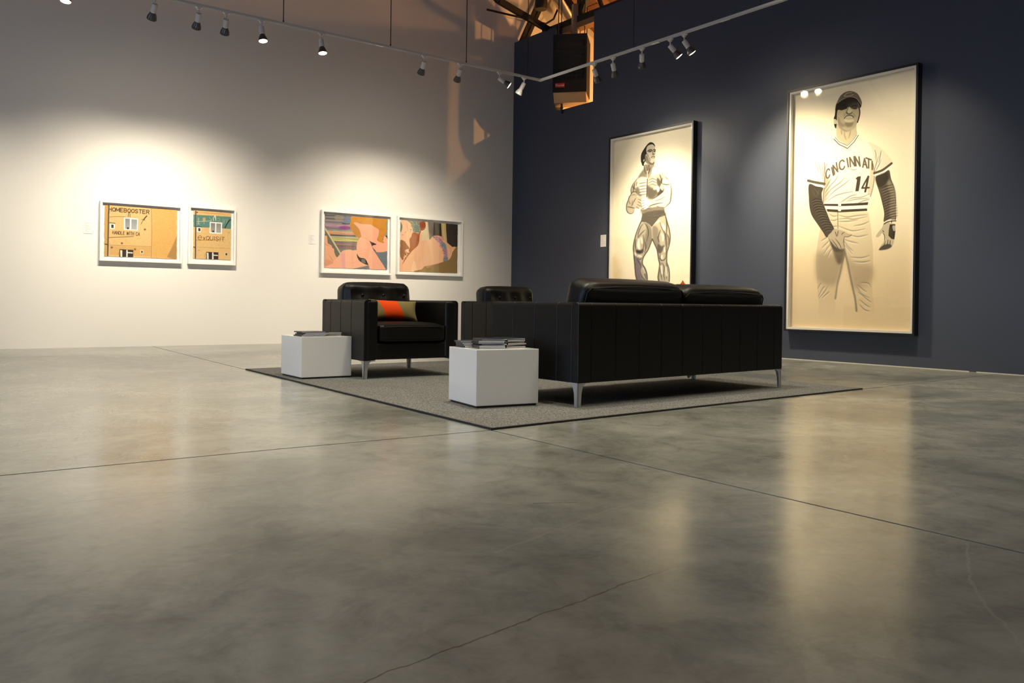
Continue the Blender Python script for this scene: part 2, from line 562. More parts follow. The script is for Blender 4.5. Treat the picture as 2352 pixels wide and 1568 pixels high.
def art_facade_wide():
    A = Art(560, 372, [(325, 278), (1222, 335), (1218, 925), (335, 905)], OCH)
    A.poly([(910, 310), (1225, 330), (1225, 930), (915, 920)], (214, 168, 98), 1, 3, False)
    A.grain(3.0, 3, 3)
    for _ in range(60):
        x, y = A.rng.uniform(340, 1200), A.rng.uniform(300, 900)
        A.line([(x, y), (x + A.rng.uniform(-40, 40), y + A.rng.uniform(-10, 40))], 8, (178, 134, 74), 0.16, 4)
    A.poly([(1230, 620), (1165, 780), (1100, 905), (1230, 940)], (158, 122, 72), 0.75, 3, False)
    A.poly([(325, 275), (375, 275), (385, 920), (325, 920)], (176, 136, 76), 0.6, 3, False)
    A.line([(905, 318), (912, 600), (912, 920)], 9, (170, 126, 70), 0.8, 1)
    A.line([(922, 330), (926, 620), (924, 920)], 4, (232, 190, 120), 0.7, 1)
    A.line([(398, 772), (620, 776), (905, 784)], 6, (160, 120, 68), 0.7, 1)
    A.poly([(398, 780), (905, 790), (905, 905), (398, 890)], (196, 150, 82), 0.5, 3, False)
    A.line([(374, 285), (376, 600), (378, 900)], 15, (88, 76, 62), 1, 0.5)
    A.line([(382, 300), (384, 600), (386, 900)], 5, (150, 130, 104), 0.9, 0.5)
    A.line([(340, 762), (368, 766), (380, 790)], 10, (70, 62, 54), 1)
    A.line([(400, 740), (404, 900)], 7, (196, 170, 130), 0.9)
    A.text('HOMEBOOSTER', (376, 314), (880, 345), 44, 9, (82, 58, 40))
    A.poly([(325, 290), (374, 300), (374, 362), (325, 362)], (190, 150, 92), 1, 0.6, False)
    A.line([(376, 290), (377, 380)], 14, (88, 76, 62), 1)
    A.line([(388, 432), (470, 426), (570, 428), (600, 436)], 6, (128, 98, 62), 0.9)
    A.lines([[(618, 430), (622, 385), (636, 368), (642, 430)], [(628, 372), (640, 376)]], 7, (88, 70, 50), 1, 0.5, False)
    A.poly([(568, 432), (742, 448), (740, 594), (568, 584)], (236, 234, 226), 1, 0.6, False)
    A.poly([(583, 447), (642, 452), (641, 578), (583, 574)], (128, 130, 134), 1, 0.6, False, (164, 166, 168))
    A.poly([(660, 454), (730, 460), (729, 584), (659, 579)], (140, 142, 146), 1, 0.6, False, (172, 173, 174))
    A.poly([(608, 556), (628, 556), (628, 576), (608, 576)], (60, 56, 56), 1, 0.6)
    A.poly([(394, 506), (456, 512), (455, 578), (394, 574)], (238, 234, 224), 1, 0.6, False)
    A.poly([(412, 522), (441, 525), (441, 566), (412, 564)], (72, 62, 58), 1, 0.6, False)
    A.line([(390, 502), (458, 508)], 10, (112, 84, 56))
    A.line([(848, 414), (815, 452)], 12, (62, 54, 48))
    A.line([(815, 452), (778, 516)], 6, (96, 78, 58))
    A.line([(792, 458), (826, 462)], 7, (72, 60, 50))
    A.text('HANDLE WITH CA', (430, 600), (765, 616), 38, 6, (96, 66, 44))
    A.line([(384, 682), (560, 672), (690, 664)], 7, (110, 82, 52), 0.9)
    A.line([(690, 664), (800, 656), (798, 580)], 3, (226, 188, 128), 0.8)
    A.poly([(520, 818), (692, 826), (690, 915), (522, 912)], (60, 52, 48), 1, 0.6, False)
    A.poly([(528, 826), (556, 834), (556, 912), (534, 908)], (222, 216, 204), 1, 0.6, False)
    A.poly([(604, 826), (622, 826), (622, 915), (604, 915)], (226, 222, 212), 1, 0.6, False)
    A.poly([(604, 850), (684, 854), (684, 868), (604, 864)], (226, 222, 212), 1, 0.6, False)
    A.line([(689, 826), (687, 914)], 5, (150, 80, 60))
    A.line([(520, 912), (510, 870), (534, 830)], 4, (120, 92, 60), 0.8)
    A.poly([(776, 824), (814, 827), (813, 868), (776, 866)], (224, 212, 188), 1, 0.6, False)
    A.poly([(788, 836), (804, 836), (804, 858), (788, 858)], (80, 66, 58), 1, 0.6)
    for (x, y) in ((424, 800), (710, 818), (548, 748), (828, 578)):
        A.poly([(x - 11, y - 9), (x + 11, y - 9), (x + 11, y + 9), (x - 11, y + 9)], (120, 92, 62), 0.9, 0.6)
    return A

def art_facade_narrow():
    A = Art(320, 400, [(1420, 332), (1890, 368), (1878, 940), (1422, 925)], OCH)
    A.grain(3.0, 3, 3)
    A.poly([(1415, 395), (1892, 424), (1890, 572), (1700, 560), (1415, 546)], (92, 132, 122), 1, 0.7, False)
    A.line([(1480, 365), (1620, 378), (1800, 388)], 6, (176, 130, 70), 0.8, 1)
    A.line([(1448, 352), (1450, 640), (1452, 920)], 13, (84, 76, 66), 1)
    A.line([(1462, 360), (1462, 640), (1464, 920)], 5, (160, 150, 130), 0.9)
    A.poly([(1455, 356), (1478, 362), (1466, 380)], (60, 54, 48), 1, 0.6, False)
    A.line([(1462, 482), (1560, 478), (1640, 470)], 5, (210, 206, 190), 0.9)
    A.line([(1484, 436), (1484, 505)], 9, (176, 180, 150), .9)
    A.line([(1470, 510), (1500, 512)], 7, (176, 180, 150), .9)
    A.poly([(1536, 432), (1572, 434), (1572, 476), (1536, 474)], (190, 164, 112), 0.9, 0.6, False)
    A.line([(1552, 476), (1552, 512)], 6, (176, 166, 120), .9)
    A.lines([[(1620, 430), (1650, 470)], [(1665, 432), (1640, 476)], [(1720, 440), (1748, 445), (1746, 474), (1720, 470)], [(1790, 450), (1786, 520)], [(1812, 452), (1800, 500)], [(1840, 450), (1834, 500)]], 6, (186, 172, 118), 0.8, 0.5, False)
    A.lines([[(1672, 468), (1678, 424), (1694, 412), (1698, 466)], [(1680, 430), (1696, 436)]], 8, (226, 226, 218), 1, 0.5, False)
    A.line([(1680, 430), (1680, 462)], 5, (40, 48, 46))
    A.line([(1876, 458), (1842, 500), (1814, 556)], 12, (38, 46, 42))
    A.poly([(1624, 484), (1778, 494), (1776, 632), (1622, 624)], (236, 234, 226), 1, 0.6, False)
    A.poly([(1638, 498), (1692, 502), (1690, 614), (1636, 610)], (124, 124, 122), 1, 0.6, False, (164, 162, 158))
    A.poly([(1706, 503), (1764, 507), (1762, 620), (1705, 616)], (134, 134, 132), 1, 0.6, False, (172, 168, 162))
    A.poly([(1658, 592), (1676, 592), (1676, 610), (1658, 610)], (60, 56, 56), 1, 0.6)
    A.poly([(1466, 545), (1520, 549), (1518, 612), (1466, 608)], (238, 234, 224), 1, 0.6, False)
    A.poly([(1482, 560), (1510, 563), (1510, 600), (1482, 598)], (76, 62, 58), 1, 0.6, False)
    A.line([(1462, 544), (1522, 548)], 8, (50, 48, 44))
    A.text('e', (1482, 640), (1530, 643), 64, 6, (112, 72, 40))
    A.text('XQUISIT', (1545, 655), (1806, 672), 48, 6, (112, 72, 40))
    A.line([(1460, 708), (1620, 706), (1800, 690)], 4, (120, 80, 48), 0.8)
    A.line([(1826, 620), (1824, 690)], 3, (240, 200, 140), 0.8)
    A.line([(1462, 790), (1880, 806)], 5, (178, 130, 66), 0.6, 1)
    A.line([(1418, 790), (1440, 792), (1452, 816)], 9, (70, 62, 54), 1)
    A.line([(1470, 770), (1472, 920)], 6, (210, 186, 150), 0.9)
    A.poly([(1582, 846), (1732, 852), (1730, 945), (1584, 940)], (60, 52, 48), 1, 0.6, False)
    A.poly([(1588, 852), (1612, 860), (1612, 940), (1594, 936)], (222, 216, 204), 1, 0.6, False)
    A.poly([(1654, 852), (1672, 852), (1672, 945), (1654, 945)], (226, 222, 212), 1, 0.6, False)
    A.poly([(1654, 878), (1726, 882), (1726, 894), (1654, 890)], (226, 222, 212), 1, 0.6, False)
    A.line([(1730, 852), (1728, 942)], 5, (150, 80, 60))
    A.line([(1580, 940), (1566, 890), (1590, 856)], 4, (120, 92, 60), 0.8)
    A.poly([(1806, 850), (1846, 853), (1844, 894), (1806, 892)], (214, 196, 160), 1, 0.6, False)
    A.poly([(1818, 862), (1836, 862), (1836, 884), (1818, 884)], (84, 68, 58), 1, 0.6)
    for (x, y) in ((1492, 828), (1860, 616)):
        A.poly([(x - 10, y - 9), (x + 10, y - 9), (x + 10, y + 9), (x - 10, y + 9)], (190, 160, 110), 0.9, 0.6)
    return A

def art_collage_hair():
    A = Art(560, 470, [(240, 205), (1562, 298), (1525, 1400), (205, 1360)], (112, 110, 104))
    rng = A.rng
    rows = [(225, 86, 82, 84), (262, 140, 132, 118), (300, 92, 92, 100), (335, 152, 138, 130), (370, 112, 110, 118), (405, 150, 130, 138), (440, 168, 140, 148), (475, 130, 100, 130),
            (510, 118, 112, 114), (545, 150, 146, 132), (580, 200, 160, 118), (620, 206, 138, 108), (655, 84, 84, 80), (690, 176, 172, 146), (725, 158, 156, 74), (760, 196, 190, 110),
            (795, 120, 104, 104), (830, 146, 112, 112), (865, 96, 96, 92), (900, 140, 92, 92), (935, 112, 112, 104), (970, 130, 128, 118)]
    for y, r, g, b_ in rows:
        A.poly([(220, y - 20), (560, y - 6), (920, y + 4), (920, y + 44), (560, y + 34), (220, y + 22)], (r, g, b_), 0.95, 6, True)
    for i in range(70):
        y = rng.uniform(215, 960); x = rng.uniform(230, 820); c = rows[int((y - 215) / 35) % len(rows)]
        f = rng.uniform(0.7, 1.25)
        A.line([(x, y), (x + 60, y + rng.uniform(-6, 10)), (x + rng.uniform(90, 200), y + rng.uniform(-4, 20))], rng.uniform(5, 14), (c[1] * f, c[2] * f, c[3] * f), 0.55, 2, True, True)
    A.poly([(440, 230), (640, 245), (600, 340), (470, 350)], (150, 142, 128), 0.7, 14)
    A.poly([(650, 260), (800, 262), (770, 400), (640, 380)], (112, 124, 150), 0.85, 12)
    A.line([(600, 405), (700, 412), (780, 405)], 16, (52, 54, 50), 0.9, 2)
    A.poly([(520, 480), (640, 455), (740, 470), (760, 520), (640, 530), (540, 515)], (142, 70, 138), 0.9, 8)
    A.poly([(250, 400), (500, 430), (520, 500), (250, 470)], (172, 142, 152), 0.5, 14)
    A.line([(350, 725), (600, 740), (860, 770)], 10, (214, 206, 120), 0.9, 1)
    A.line([(360, 700), (600, 690), (850, 700)], 12, (186, 180, 150), 0.8, 2)
    A.line([(470, 865), (700, 868), (900, 876)], 8, (196, 190, 160), 0.7, 1)
    for x in range(610, 880, 24):
        A.line([(x, 560), (x + 6, 760), (x + 4, 980)], 4, (196, 188, 182), 0.42, 1)
    A.poly([(225, 525), (300, 640), (535, 1040), (470, 1150), (410, 960), (370, 900), (280, 830), (270, 690), (215, 600)], (112, 108, 92), 1, 0.7, False)
    A.line([(222, 500), (300, 625), (540, 1045)], 30, (196, 186, 152), 1, 0.6, False)
    A.poly([(205, 690), (240, 668), (268, 690), (276, 770), (285, 835), (330, 862), (368, 893), (372, 925), (412, 962), (420, 1040), (470, 1138), (560, 1150), (430, 1230), (380, 1300), (190, 1370), (190, 900)], (224, 166, 130), 1)
    A.poly([(205, 1200), (300, 1190), (370, 1240), (380, 1300), (280, 1350), (190, 1365)], (206, 142, 112), 0.6, 10)
    A.lines([[(285, 1050), (330, 1130), (380, 1220), (376, 1265)], [(220, 830), (260, 870), (340, 900)]], 7, (166, 112, 84), 0.9)
    A.poly([(1165, 770), (1330, 740), (1545, 640), (1560, 760), (1540, 980), (1270, 990)], (52, 42, 36), 1, 0.7, False)
    A.poly([(1200, 880), (1260, 985), (1330, 1020), (1480, 1010), (1550, 965), (1530, 1410), (1450, 1410), (1360, 1160), (1240, 960)], (104, 114, 120), 1, 0.7, False)
    for i in range(60):
        x, y = rng.uniform(1300, 1520), rng.uniform(1030, 1390)
        A.line([(x, y), (x + rng.uniform(20, 70), y + rng.uniform(-6, 10))], 5, rng.choice([(82, 92, 98), (132, 140, 144)]) if False else ((82, 92, 98) if i % 2 else (134, 142, 146)), 0.5, 1)
    A.poly([(1500, 330), (1570, 300), (1555, 660), (1490, 660)], (128, 138, 130), 1, 0.7, False)
    A.poly([(800, 242), (1100, 258), (1545, 300), (1518, 380), (1535, 520), (1500, 640), (1462, 700), (1445, 760), (1500, 835), (1420, 815), (1335, 745), (1370, 620), (1368, 530), (1280, 470), (1190, 418), (1000, 405), (900, 372), (838, 392), (985, 560), (1000, 690), (955, 722), (870, 665), (800, 560), (752, 440), (785, 350)], (196, 132, 44), 1)
    A.poly([(800, 400), (850, 410), (985, 570), (1000, 690), (955, 722), (870, 665), (800, 560), (760, 440)], (178, 122, 58), 0.8, 3)
    for i in range(50):
        x, y = rng.uniform(820, 1480), rng.uniform(265, 400)
        A.line([(x, y), (x + 60, y + rng.uniform(0, 16)), (x + 130, y + rng.uniform(10, 40))], 7, (170, 108, 34) if i % 2 else (214, 152, 62), 0.4, 1, True, True)
    for i in range(18):
        x, y = rng.uniform(1380, 1460), rng.uniform(480, 740)
        A.line([(x, y), (x + 50, y + rng.uniform(-6, 10))], 6, (168, 108, 36), 0.5, 1, True, True)
    A.poly([(838, 392), (870, 372), (920, 380), (1000, 408), (1190, 418), (1280, 470), (1368, 532), (1362, 640), (1330, 750), (1420, 812), (1550, 832), (1548, 965), (1480, 1008), (1330, 1020), (1290, 988), (1225, 905), (1240, 870), (1310, 848), (1215, 800), (1165, 775), (1080, 735), (1000, 690), (980, 600), (930, 490)], (232, 164, 134), 1)
    A.poly([(1490, 660), (1550, 740), (1550, 830), (1490, 820), (1450, 760)], (232, 164, 134), 1)
    A.poly([(540, 1045), (620, 985), (750, 968), (800, 985), (895, 985), (892, 1080), (905, 1150), (960, 1225), (1050, 1270), (1135, 1300), (1000, 1340), (880, 1366), (700, 1394), (500, 1385), (190, 1365), (300, 1310), (380, 1270), (400, 1220), (520, 1090)], (234, 172, 142), 1)
    A.poly([(893, 1075), (960, 1140), (1070, 1165), (1135, 1298), (1000, 1250), (925, 1185)], (44, 38, 34), 1)
    A.poly([(985, 1172), (1062, 1170), (1080, 1268), (985, 1240)], (112, 110, 110), 1, 0.7, False)
    A.poly([(870, 1370), (1000, 1340), (1150, 1308), (1200, 1410), (880, 1410)], (118, 116, 114), 1, 0.7, False)
    A.poly([(1000, 690), (1090, 725), (1162, 778), (1205, 880), (1250, 980), (1360, 1160), (1490, 1420), (1195, 1420), (1130, 1285), (1062, 1165), (965, 1142), (910, 1085), (890, 970), (898, 830), (945, 730)], (234, 168, 138), 1)
    A.lines([[(1000, 692), (1090, 728), (1164, 780)]], 5, (196, 122, 92), 0.9)
    A.lines([[(700, 1270), (850, 1240), (960, 1230)], [(560, 1090), (590, 1085)]], 5, (206, 140, 112), 0.8)
    A.poly([(555, 1045), (635, 1010), (640, 1390), (575, 1388)], (206, 150, 178), 0.42, 8, False)
    A.grain(3.0)
    return A

def art_collage_back():
    A = Art(560, 466, [(215, 250), (1525, 340), (1490, 1425), (230, 1415)], (236, 184, 146))
    rng = A.rng
    A.poly([(850, 280), (1540, 330), (1520, 880), (1390, 850), (1280, 760), (1210, 700), (1150, 615), (1000, 605), (880, 705)], (56, 50, 44), 1, 0.7, False)
    A.poly([(845, 280), (985, 295), (968, 610), (880, 705)], (112, 106, 100), 1, 2, False)
    for i in range(40):
        x, y = rng.uniform(980, 1500), rng.uniform(310, 740)
        A.line([(x, y), (x + rng.uniform(-10, 10), y + 60)], 10, (40, 35, 30) if i % 2 else (72, 62, 54), 0.4, 3)
    A.poly([(1148, 310), (1258, 318), (1262, 480), (1272, 640), (1280, 765), (1190, 735), (1165, 620)], (198, 170, 118), 1, 0.7, False)
    A.line([(1200, 320), (1205, 500), (1225, 720)], 12, (224, 200, 150), 0.8, 2)
    A.poly([(775, 275), (850, 285), (882, 705), (700, 725), (722, 600), (690, 540), (800, 400)], (226, 204, 166), 1, 0.7, False)
    A.line([(835, 290), (860, 690)], 10, (200, 170, 124), 0.8, 1)
    A.poly([(345, 250), (660, 262), (665, 545), (510, 535), (495, 440), (445, 320)], (118, 128, 114), 1, 0.7, False)
    for i in range(80):
        x, y = rng.uniform(370, 650), rng.uniform(260, 520)
        if x < 440 and y > 310: continue
        A.line([(x, y), (x + rng.uniform(-14, 14), y + rng.uniform(8, 22))], 9, (190, 186, 160) if i % 2 else (84, 92, 84), 0.8, 0.5)
    A.poly([(575, 400), (650, 400), (650, 520), (560, 520)], (100, 122, 112), 0.9, 2)
    A.poly([(660, 262), (772, 275), (800, 390), (770, 470), (715, 495), (700, 470), (690, 520), (665, 600), (640, 800), (560, 900), (480, 980), (370, 1130), (268, 1300), (345, 1110), (430, 1000), (420, 950), (445, 860), (430, 710), (470, 640), (510, 540), (665, 540)], (158, 84, 42), 1)
    A.poly([(660, 270), (770, 280), (795, 390), (760, 470), (700, 490), (670, 420)], (150, 74, 44), 0.9, 2)
    A.line([(690, 515), (730, 508), (752, 490)], 8, (240, 226, 200), 1)
    A.poly([(215, 740), (310, 740), (360, 800), (430, 905), (365, 930), (345, 960), (385, 1000), (430, 1010), (360, 1060), (320, 1110), (290, 1175), (240, 1110), (215, 1030)], (150, 100, 62), 1)
    A.lines([[(330, 960), (380, 1040)], [(350, 940), (430, 1000)], [(300, 1110), (360, 1080)], [(320, 1060), (370, 1100)]], 11, (236, 190, 158), 1)
    A.poly([(215, 305), (262, 400), (240, 522), (215, 522)], (108, 124, 98), 1)
    A.lines([[(355, 300), (375, 400), (390, 510)], [(250, 600), (300, 605)], [(320, 560), (350, 520)]], 8, (166, 120, 88), 0.9)
    A.poly([(225, 1420), (262, 1300), (360, 1150), (480, 985), (640, 830), (660, 770), (720, 735), (880, 715), (940, 640), (1010, 605), (1140, 618), (1200, 700), (1290, 765), (1380, 850), (1440, 845), (1500, 878), (1400, 980), (1370, 1080), (1290, 1160), (1200, 1180), (1000, 1250), (780, 1290), (680, 1370), (600, 1420)], (236, 180, 140), 1)
    A.poly([(980, 640), (1060, 600), (1150, 625), (1210, 710), (1120, 690), (1040, 650)], (220, 150, 140), 0.9, 3)
    A.poly([(1210, 700), (1290, 765), (1375, 840), (1380, 900), (1310, 1140), (1270, 1150), (1270, 900)], (216, 166, 124), 0.6, 6)
    A.poly([(540, 1180), (600, 1320), (600, 1410), (480, 1410)], (244, 204, 162), 0.7, 6)
    A.poly([(960, 640), (1035, 620), (1130, 670), (1215, 770), (1270, 890), (1288, 1020), (1282, 1170), (1200, 1185), (1205, 1020), (1185, 900), (1130, 790), (1050, 700)], (170, 128, 146), 1)
    A.poly([(1150, 780), (1230, 770), (1262, 880), (1190, 910)], (116, 140, 150), 0.9, 4)
    A.poly([(1205, 1080), (1284, 1080), (1282, 1175), (1200, 1185)], (112, 132, 144), 0.9, 4)
    for i in range(170):
        t = rng.uniform(0, 1)
        cx = 1000 + 245 * math.sin(t * 1.45); cy = 640 + 540 * t ** 1.25
        x, y = cx + rng.uniform(-30, 32), cy + rng.uniform(-18, 18)
        A.line([(x, y), (x + 6, y + rng.uniform(-12, 12))], 9, [(70, 64, 90), (216, 190, 204), (196, 90, 130), (150, 170, 180)][i % 4], 0.8, 0.5)
    A.poly([(590, 1425), (640, 1385), (720, 1362), (780, 1298), (900, 1272), (1000, 1250), (1200, 1185), (1310, 1140), (1370, 1060), (1400, 965), (1515, 870), (1500, 1440)], (142, 114, 72), 1)
    A.poly([(700, 1400), (800, 1310), (980, 1270), (960, 1410)], (170, 140, 88), 0.6, 10)
    A.poly([(780, 760), (900, 700), (960, 800), (960, 1240), (780, 1280)], (248, 206, 166), 0.35, 16)
    A.grain(3.0)
    return A
PAPER = (240, 230, 203)
G0, G1, G2, G3, G4 = (62, 57, 50), (96, 90, 79), (134, 126, 110), (174, 165, 144), (208, 198, 175)

def art_bodybuilder():
    A = Art(600, 1560, [(1406.5, 322.5), (1590, 287), (1583.5, 761), (1400.5, 752.5)], PAPER)
    A.poly([(1395, 600), (1412, 590), (1424, 640), (1420, 770), (1395, 770)], (226, 205, 160), 0.6, 8)
    U = (1410, 310, 1 / 7.8375)
    L = (1420, 470, 1 / 8.2533)
    # ---- legs
    A.T = L
    left = [(408, 285), (360, 390), (312, 520), (275, 650), (250, 780), (256, 860), (266, 930), (262, 1000), (278, 1110), (286, 1220), (296, 1330), (325, 1440), (350, 1600), (360, 1760), (340, 1880), (300, 1960), (420, 1975), (470, 1900), (470, 1760), (500, 1560), (515, 1450), (516, 1360), (500, 1270), (470, 1190), (422, 1110), (430, 1020), (470, 940), (530, 850), (572, 750), (612, 645), (606, 560), (600, 450), (606, 400), (560, 360), (500, 320)]
    right = [(865, 195), (900, 330), (936, 450), (957, 600), (946, 720), (916, 830), (896, 900), (890, 1000), (892, 1090), (926, 1190), (941, 1320), (936, 1450), (905, 1600), (890, 1760), (920, 1880), (1000, 1960), (860, 1975), (800, 1900), (790, 1760), (765, 1600), (742, 1460), (725, 1370), (740, 1250), (756, 1120), (736, 1030), (720, 920), (700, 830), (660, 740), (613, 640), (610, 560), (610, 420), (650, 370), (720, 270), (800, 205)]
    A.poly(left, (186, 176, 154), 1, 0.8)
    A.poly(right, (194, 184, 160), 1, 0.8)
    A.poly([(262, 960), (330, 1000), (400, 1120), (380, 1250), (430, 1400), (510, 1450), (330, 1450), (296, 1330), (280, 1110)], (128, 122, 128), 0.8, 12)
    for pts, w in (([(330, 1440), (298, 1330), (286, 1220), (272, 1050), (262, 930), (252, 800), (275, 650), (312, 520), (362, 390), (408, 290)], 22), ([(514, 1450), (515, 1360), (500, 1270), (470, 1190), (424, 1112), (432, 1020), (472, 940), (532, 850), (573, 750), (610, 650)], 24),
                   ([(742, 1450), (726, 1370), (742, 1250), (756, 1120), (736, 1030), (720, 920), (700, 830), (660, 740), (614, 642)], 26), ([(937, 1450), (940, 1320), (926, 1190), (892, 1090), (890, 1000), (896, 900), (916, 830), (946, 720), (956, 600), (936, 450), (900, 330), (866, 200)], 18)):
        A.line(pts, w, G1, 0.75, 6)
        A.line(pts, 6, G0, 0.7, 1)
    A.poly([(500, 330), (570, 400), (600, 470), (604, 640), (560, 740), (500, 840), (470, 760), (470, 600), (500, 470)], G2, 0.6, 14)
    A.poly([(612, 430), (680, 400), (730, 480), (720, 640), (760, 760), (740, 900), (700, 820), (640, 700)], G2, 0.6, 14)
    A.poly([(310, 845), (380, 860), (440, 830), (430, 900), (360, 920), (310, 900)], G0, 0.85, 10)
    A.poly([(720, 740), (790, 780), (840, 760), (810, 860), (760, 920), (715, 860)], G1, 0.75, 12)
    A.poly([(860, 540), (890, 560), (900, 800), (880, 850), (860, 700)], G1, 0.6, 8)
    for pts in ([(440, 350), (390, 420), (350, 520), (340, 620)], [(470, 470), (400, 540), (340, 620)], [(460, 330), (520, 420), (540, 540), (500, 700)], [(440, 560), (455, 660), (450, 780), (430, 850)], [(480, 700), (490, 800), (470, 900)],
                [(300, 640), (290, 760), (300, 850)], [(330, 1000), (380, 1030), (410, 1000)], [(320, 1010), (360, 1080), (400, 1150), (380, 1240)], [(380, 1240), (420, 1360), (500, 1440)], [(420, 1180), (470, 1300), (490, 1400)],
                [(760, 330), (800, 440), (850, 540), (858, 660)], [(870, 220), (890, 380), (880, 560)], [(720, 600), (740, 700)], [(770, 470), (740, 560), (720, 660)], [(900, 560), (930, 640), (920, 760)], [(840, 780), (880, 860), (870, 960)],
                [(760, 1010), (800, 1050), (850, 1030), (880, 960)], [(770, 930), (760, 1000), (790, 1060)], [(800, 1090), (840, 1180), (830, 1300), (850, 1430)], [(790, 1100), (770, 1240), (800, 1420)], [(880, 1100), (900, 1240), (880, 1400)]):
        A.line(pts, 22, G1, 0.55, 6, True, True)
        A.line(pts, 7, G0, 0.6, 2, True, True)
    for pts, w in (([(360, 640), (350, 760), (370, 830)], 60), ([(400, 620), (420, 720)], 26), ([(790, 350), (830, 420), (840, 480)], 50), ([(790, 540), (820, 600), (810, 690)], 34), ([(850, 800), (850, 880)], 30), ([(350, 960), (400, 970)], 34), ([(795, 960), (800, 1010)], 34), ([(430, 1190), (470, 1290)], 24),
                   ([(780, 1150), (800, 1300)], 34), ([(880, 1180), (890, 1340)], 32), ([(280, 900), (300, 950)], 26), ([(700, 330), (740, 300)], 30)):
        A.line(pts, w, (240, 234, 216), 0.85, 10, True, True)
    # ---- torso, arms, head
    A.T = U
    torso = [(510, 560), (500, 610), (440, 680), (390, 760), (350, 830), (345, 960), (360, 1030), (400, 1090), (450, 1150), (455, 1300), (470, 1420), (900, 1430), (880, 1330), (880, 1200), (860, 1040), (850, 900), (900, 720), (880, 650), (850, 610), (800, 575), (740, 570), (690, 535), (660, 560)]
    A.poly(torso, (196, 187, 163), 1, 0.8)
    larm = [(395, 770), (340, 830), (295, 900), (270, 975), (275, 1050), (240, 1105), (220, 1170), (195, 1235), (192, 1340), (225, 1395), (270, 1412), (312, 1392), (338, 1340), (345, 1310), (400, 1316), (440, 1290), (465, 1220), (470, 1150), (440, 1105), (390, 1110), (400, 1040), (380, 1000), (350, 960), (360, 880)]
    rarm = [(880, 700), (950, 685), (985, 745), (988, 820), (982, 880), (1005, 950), (1008, 1030), (1000, 1120), (985, 1200), (978, 1235), (930, 1265), (890, 1300), (800, 1290), (740, 1275), (640, 1290), (540, 1325), (480, 1300), (460, 1220), (475, 1130), (530, 1110), (580, 1160), (650, 1150), (740, 1090), (800, 1050), (850, 1010), (800, 930), (830, 860), (840, 780)]
    A.poly(larm, (188, 178, 154), 1, 0.8)
    # chest
    A.poly([(400, 760), (470, 740), (560, 760), (580, 800), (570, 900), (560, 1090), (480, 1110), (420, 1060), (370, 980), (360, 880)], (214, 206, 184), 1, 8)
    A.poly([(585, 800), (620, 730), (700, 720), (760, 760), (790, 850), (790, 950), (770, 1030), (720, 1100), (640, 1150), (580, 1130), (565, 1040), (570, 900)], (190, 181, 157), 1, 6)
    A.poly([(570, 900), (620, 930), (690, 960), (760, 1000), (730, 1080), (650, 1140), (585, 1120), (563, 1040)], G1, 0.72, 16)
    A.poly([(355, 960), (400, 920), (440, 1000), (470, 1090), (420, 1080), (370, 1030)], G1, 0.6, 14)
    A.poly([(760, 760), (830, 850), (830, 900), (780, 960), (760, 900), (740, 820)], G1, 0.75, 10)
    A.poly([(800, 960), (860, 1000), (760, 1090), (740, 1080)], G1, 0.8, 8)
    A.poly([(500, 600), (560, 560), (600, 620), (570, 740), (470, 740), (400, 770), (440, 690)], G2, 0.7, 12)
    A.poly([(640, 600), (720, 570), (830, 590), (890, 660), (820, 690), (740, 700), (640, 720)], (228, 221, 202), 0.85, 10)
    for y in (850, 905, 960, 1010, 1060):
        A.line([(420, y + 16), (480, y + 4), (555, y - 6)], 22, G2, 0.7, 4, True, True)
        A.line([(430, y - 14), (490, y - 22), (560, y - 30)], 20, (244, 239, 224), 0.85, 4, True, True)
    for y in (780, 830, 880):
        A.line([(590, y + 30), (660, y - 6), (740, y + 30)], 16, G2, 0.7, 4, True, True)
        A.line([(600, y + 4), (670, y - 30), (740, y)], 18, (240, 234, 216), 0.7, 4, True, True)
    A.line([(700, 960), (760, 930), (770, 1000)], 40, (240, 234, 216), 0.8, 10)
    A.line([(575, 770), (566, 900), (560, 1100)], 12, G0, 0.85, 2)
    A.poly(rarm, (216, 208, 186), 1, 0.8)
    A.poly([(850, 900), (870, 1000), (800, 1060), (760, 1080), (800, 980), (810, 910)], G1, 0.8, 8)
    A.poly([(800, 920), (850, 890), (860, 960), (840, 990), (810, 960)], (214, 205, 182), 0.9, 3)
    for pts in ([(395, 770), (340, 830), (295, 900), (272, 975), (277, 1050), (242, 1105), (222, 1170), (197, 1235), (194, 1340), (228, 1393), (270, 1408), (312, 1390), (338, 1340)], [(275, 1050), (320, 1010), (380, 1020)], [(390, 1110), (350, 1150), (310, 1230), (290, 1250)], [(210, 1280), (270, 1290), (345, 1310)],
                [(988, 820), (1004, 950), (1007, 1030), (998, 1120), (984, 1200), (930, 1262), (888, 1298)], [(840, 870), (900, 885), (980, 885)], [(650, 1150), (740, 1100), (850, 1020)], [(560, 1300), (640, 1260), (740, 1230), (860, 1210)], [(740, 1275), (800, 1295), (890, 1300)], [(480, 1300), (540, 1325), (640, 1290)],
                [(340, 860), (330, 930), (350, 970)], [(300, 900), (320, 960), (310, 1010)], [(850, 760), (830, 830), (840, 870)], [(790, 700), (820, 780), (815, 850)], [(455, 1290), (462, 1200), (475, 1130)]):
        A.line(pts, 22, G1, 0.6, 6, True, True)
        A.line(pts, 7, G0, 0.65, 1.5, True, True)
    for pts in ([(290, 1080), (330, 1060), (360, 1080)], [(240, 1180), (260, 1230)], [(300, 1180), (290, 1260)], [(360, 1180), (400, 1170)], [(700, 1180), (800, 1150), (900, 1100)], [(380, 840), (370, 900)], [(900, 750), (940, 790)]):
        A.line(pts, 18, G2, 0.7, 4, True, True)
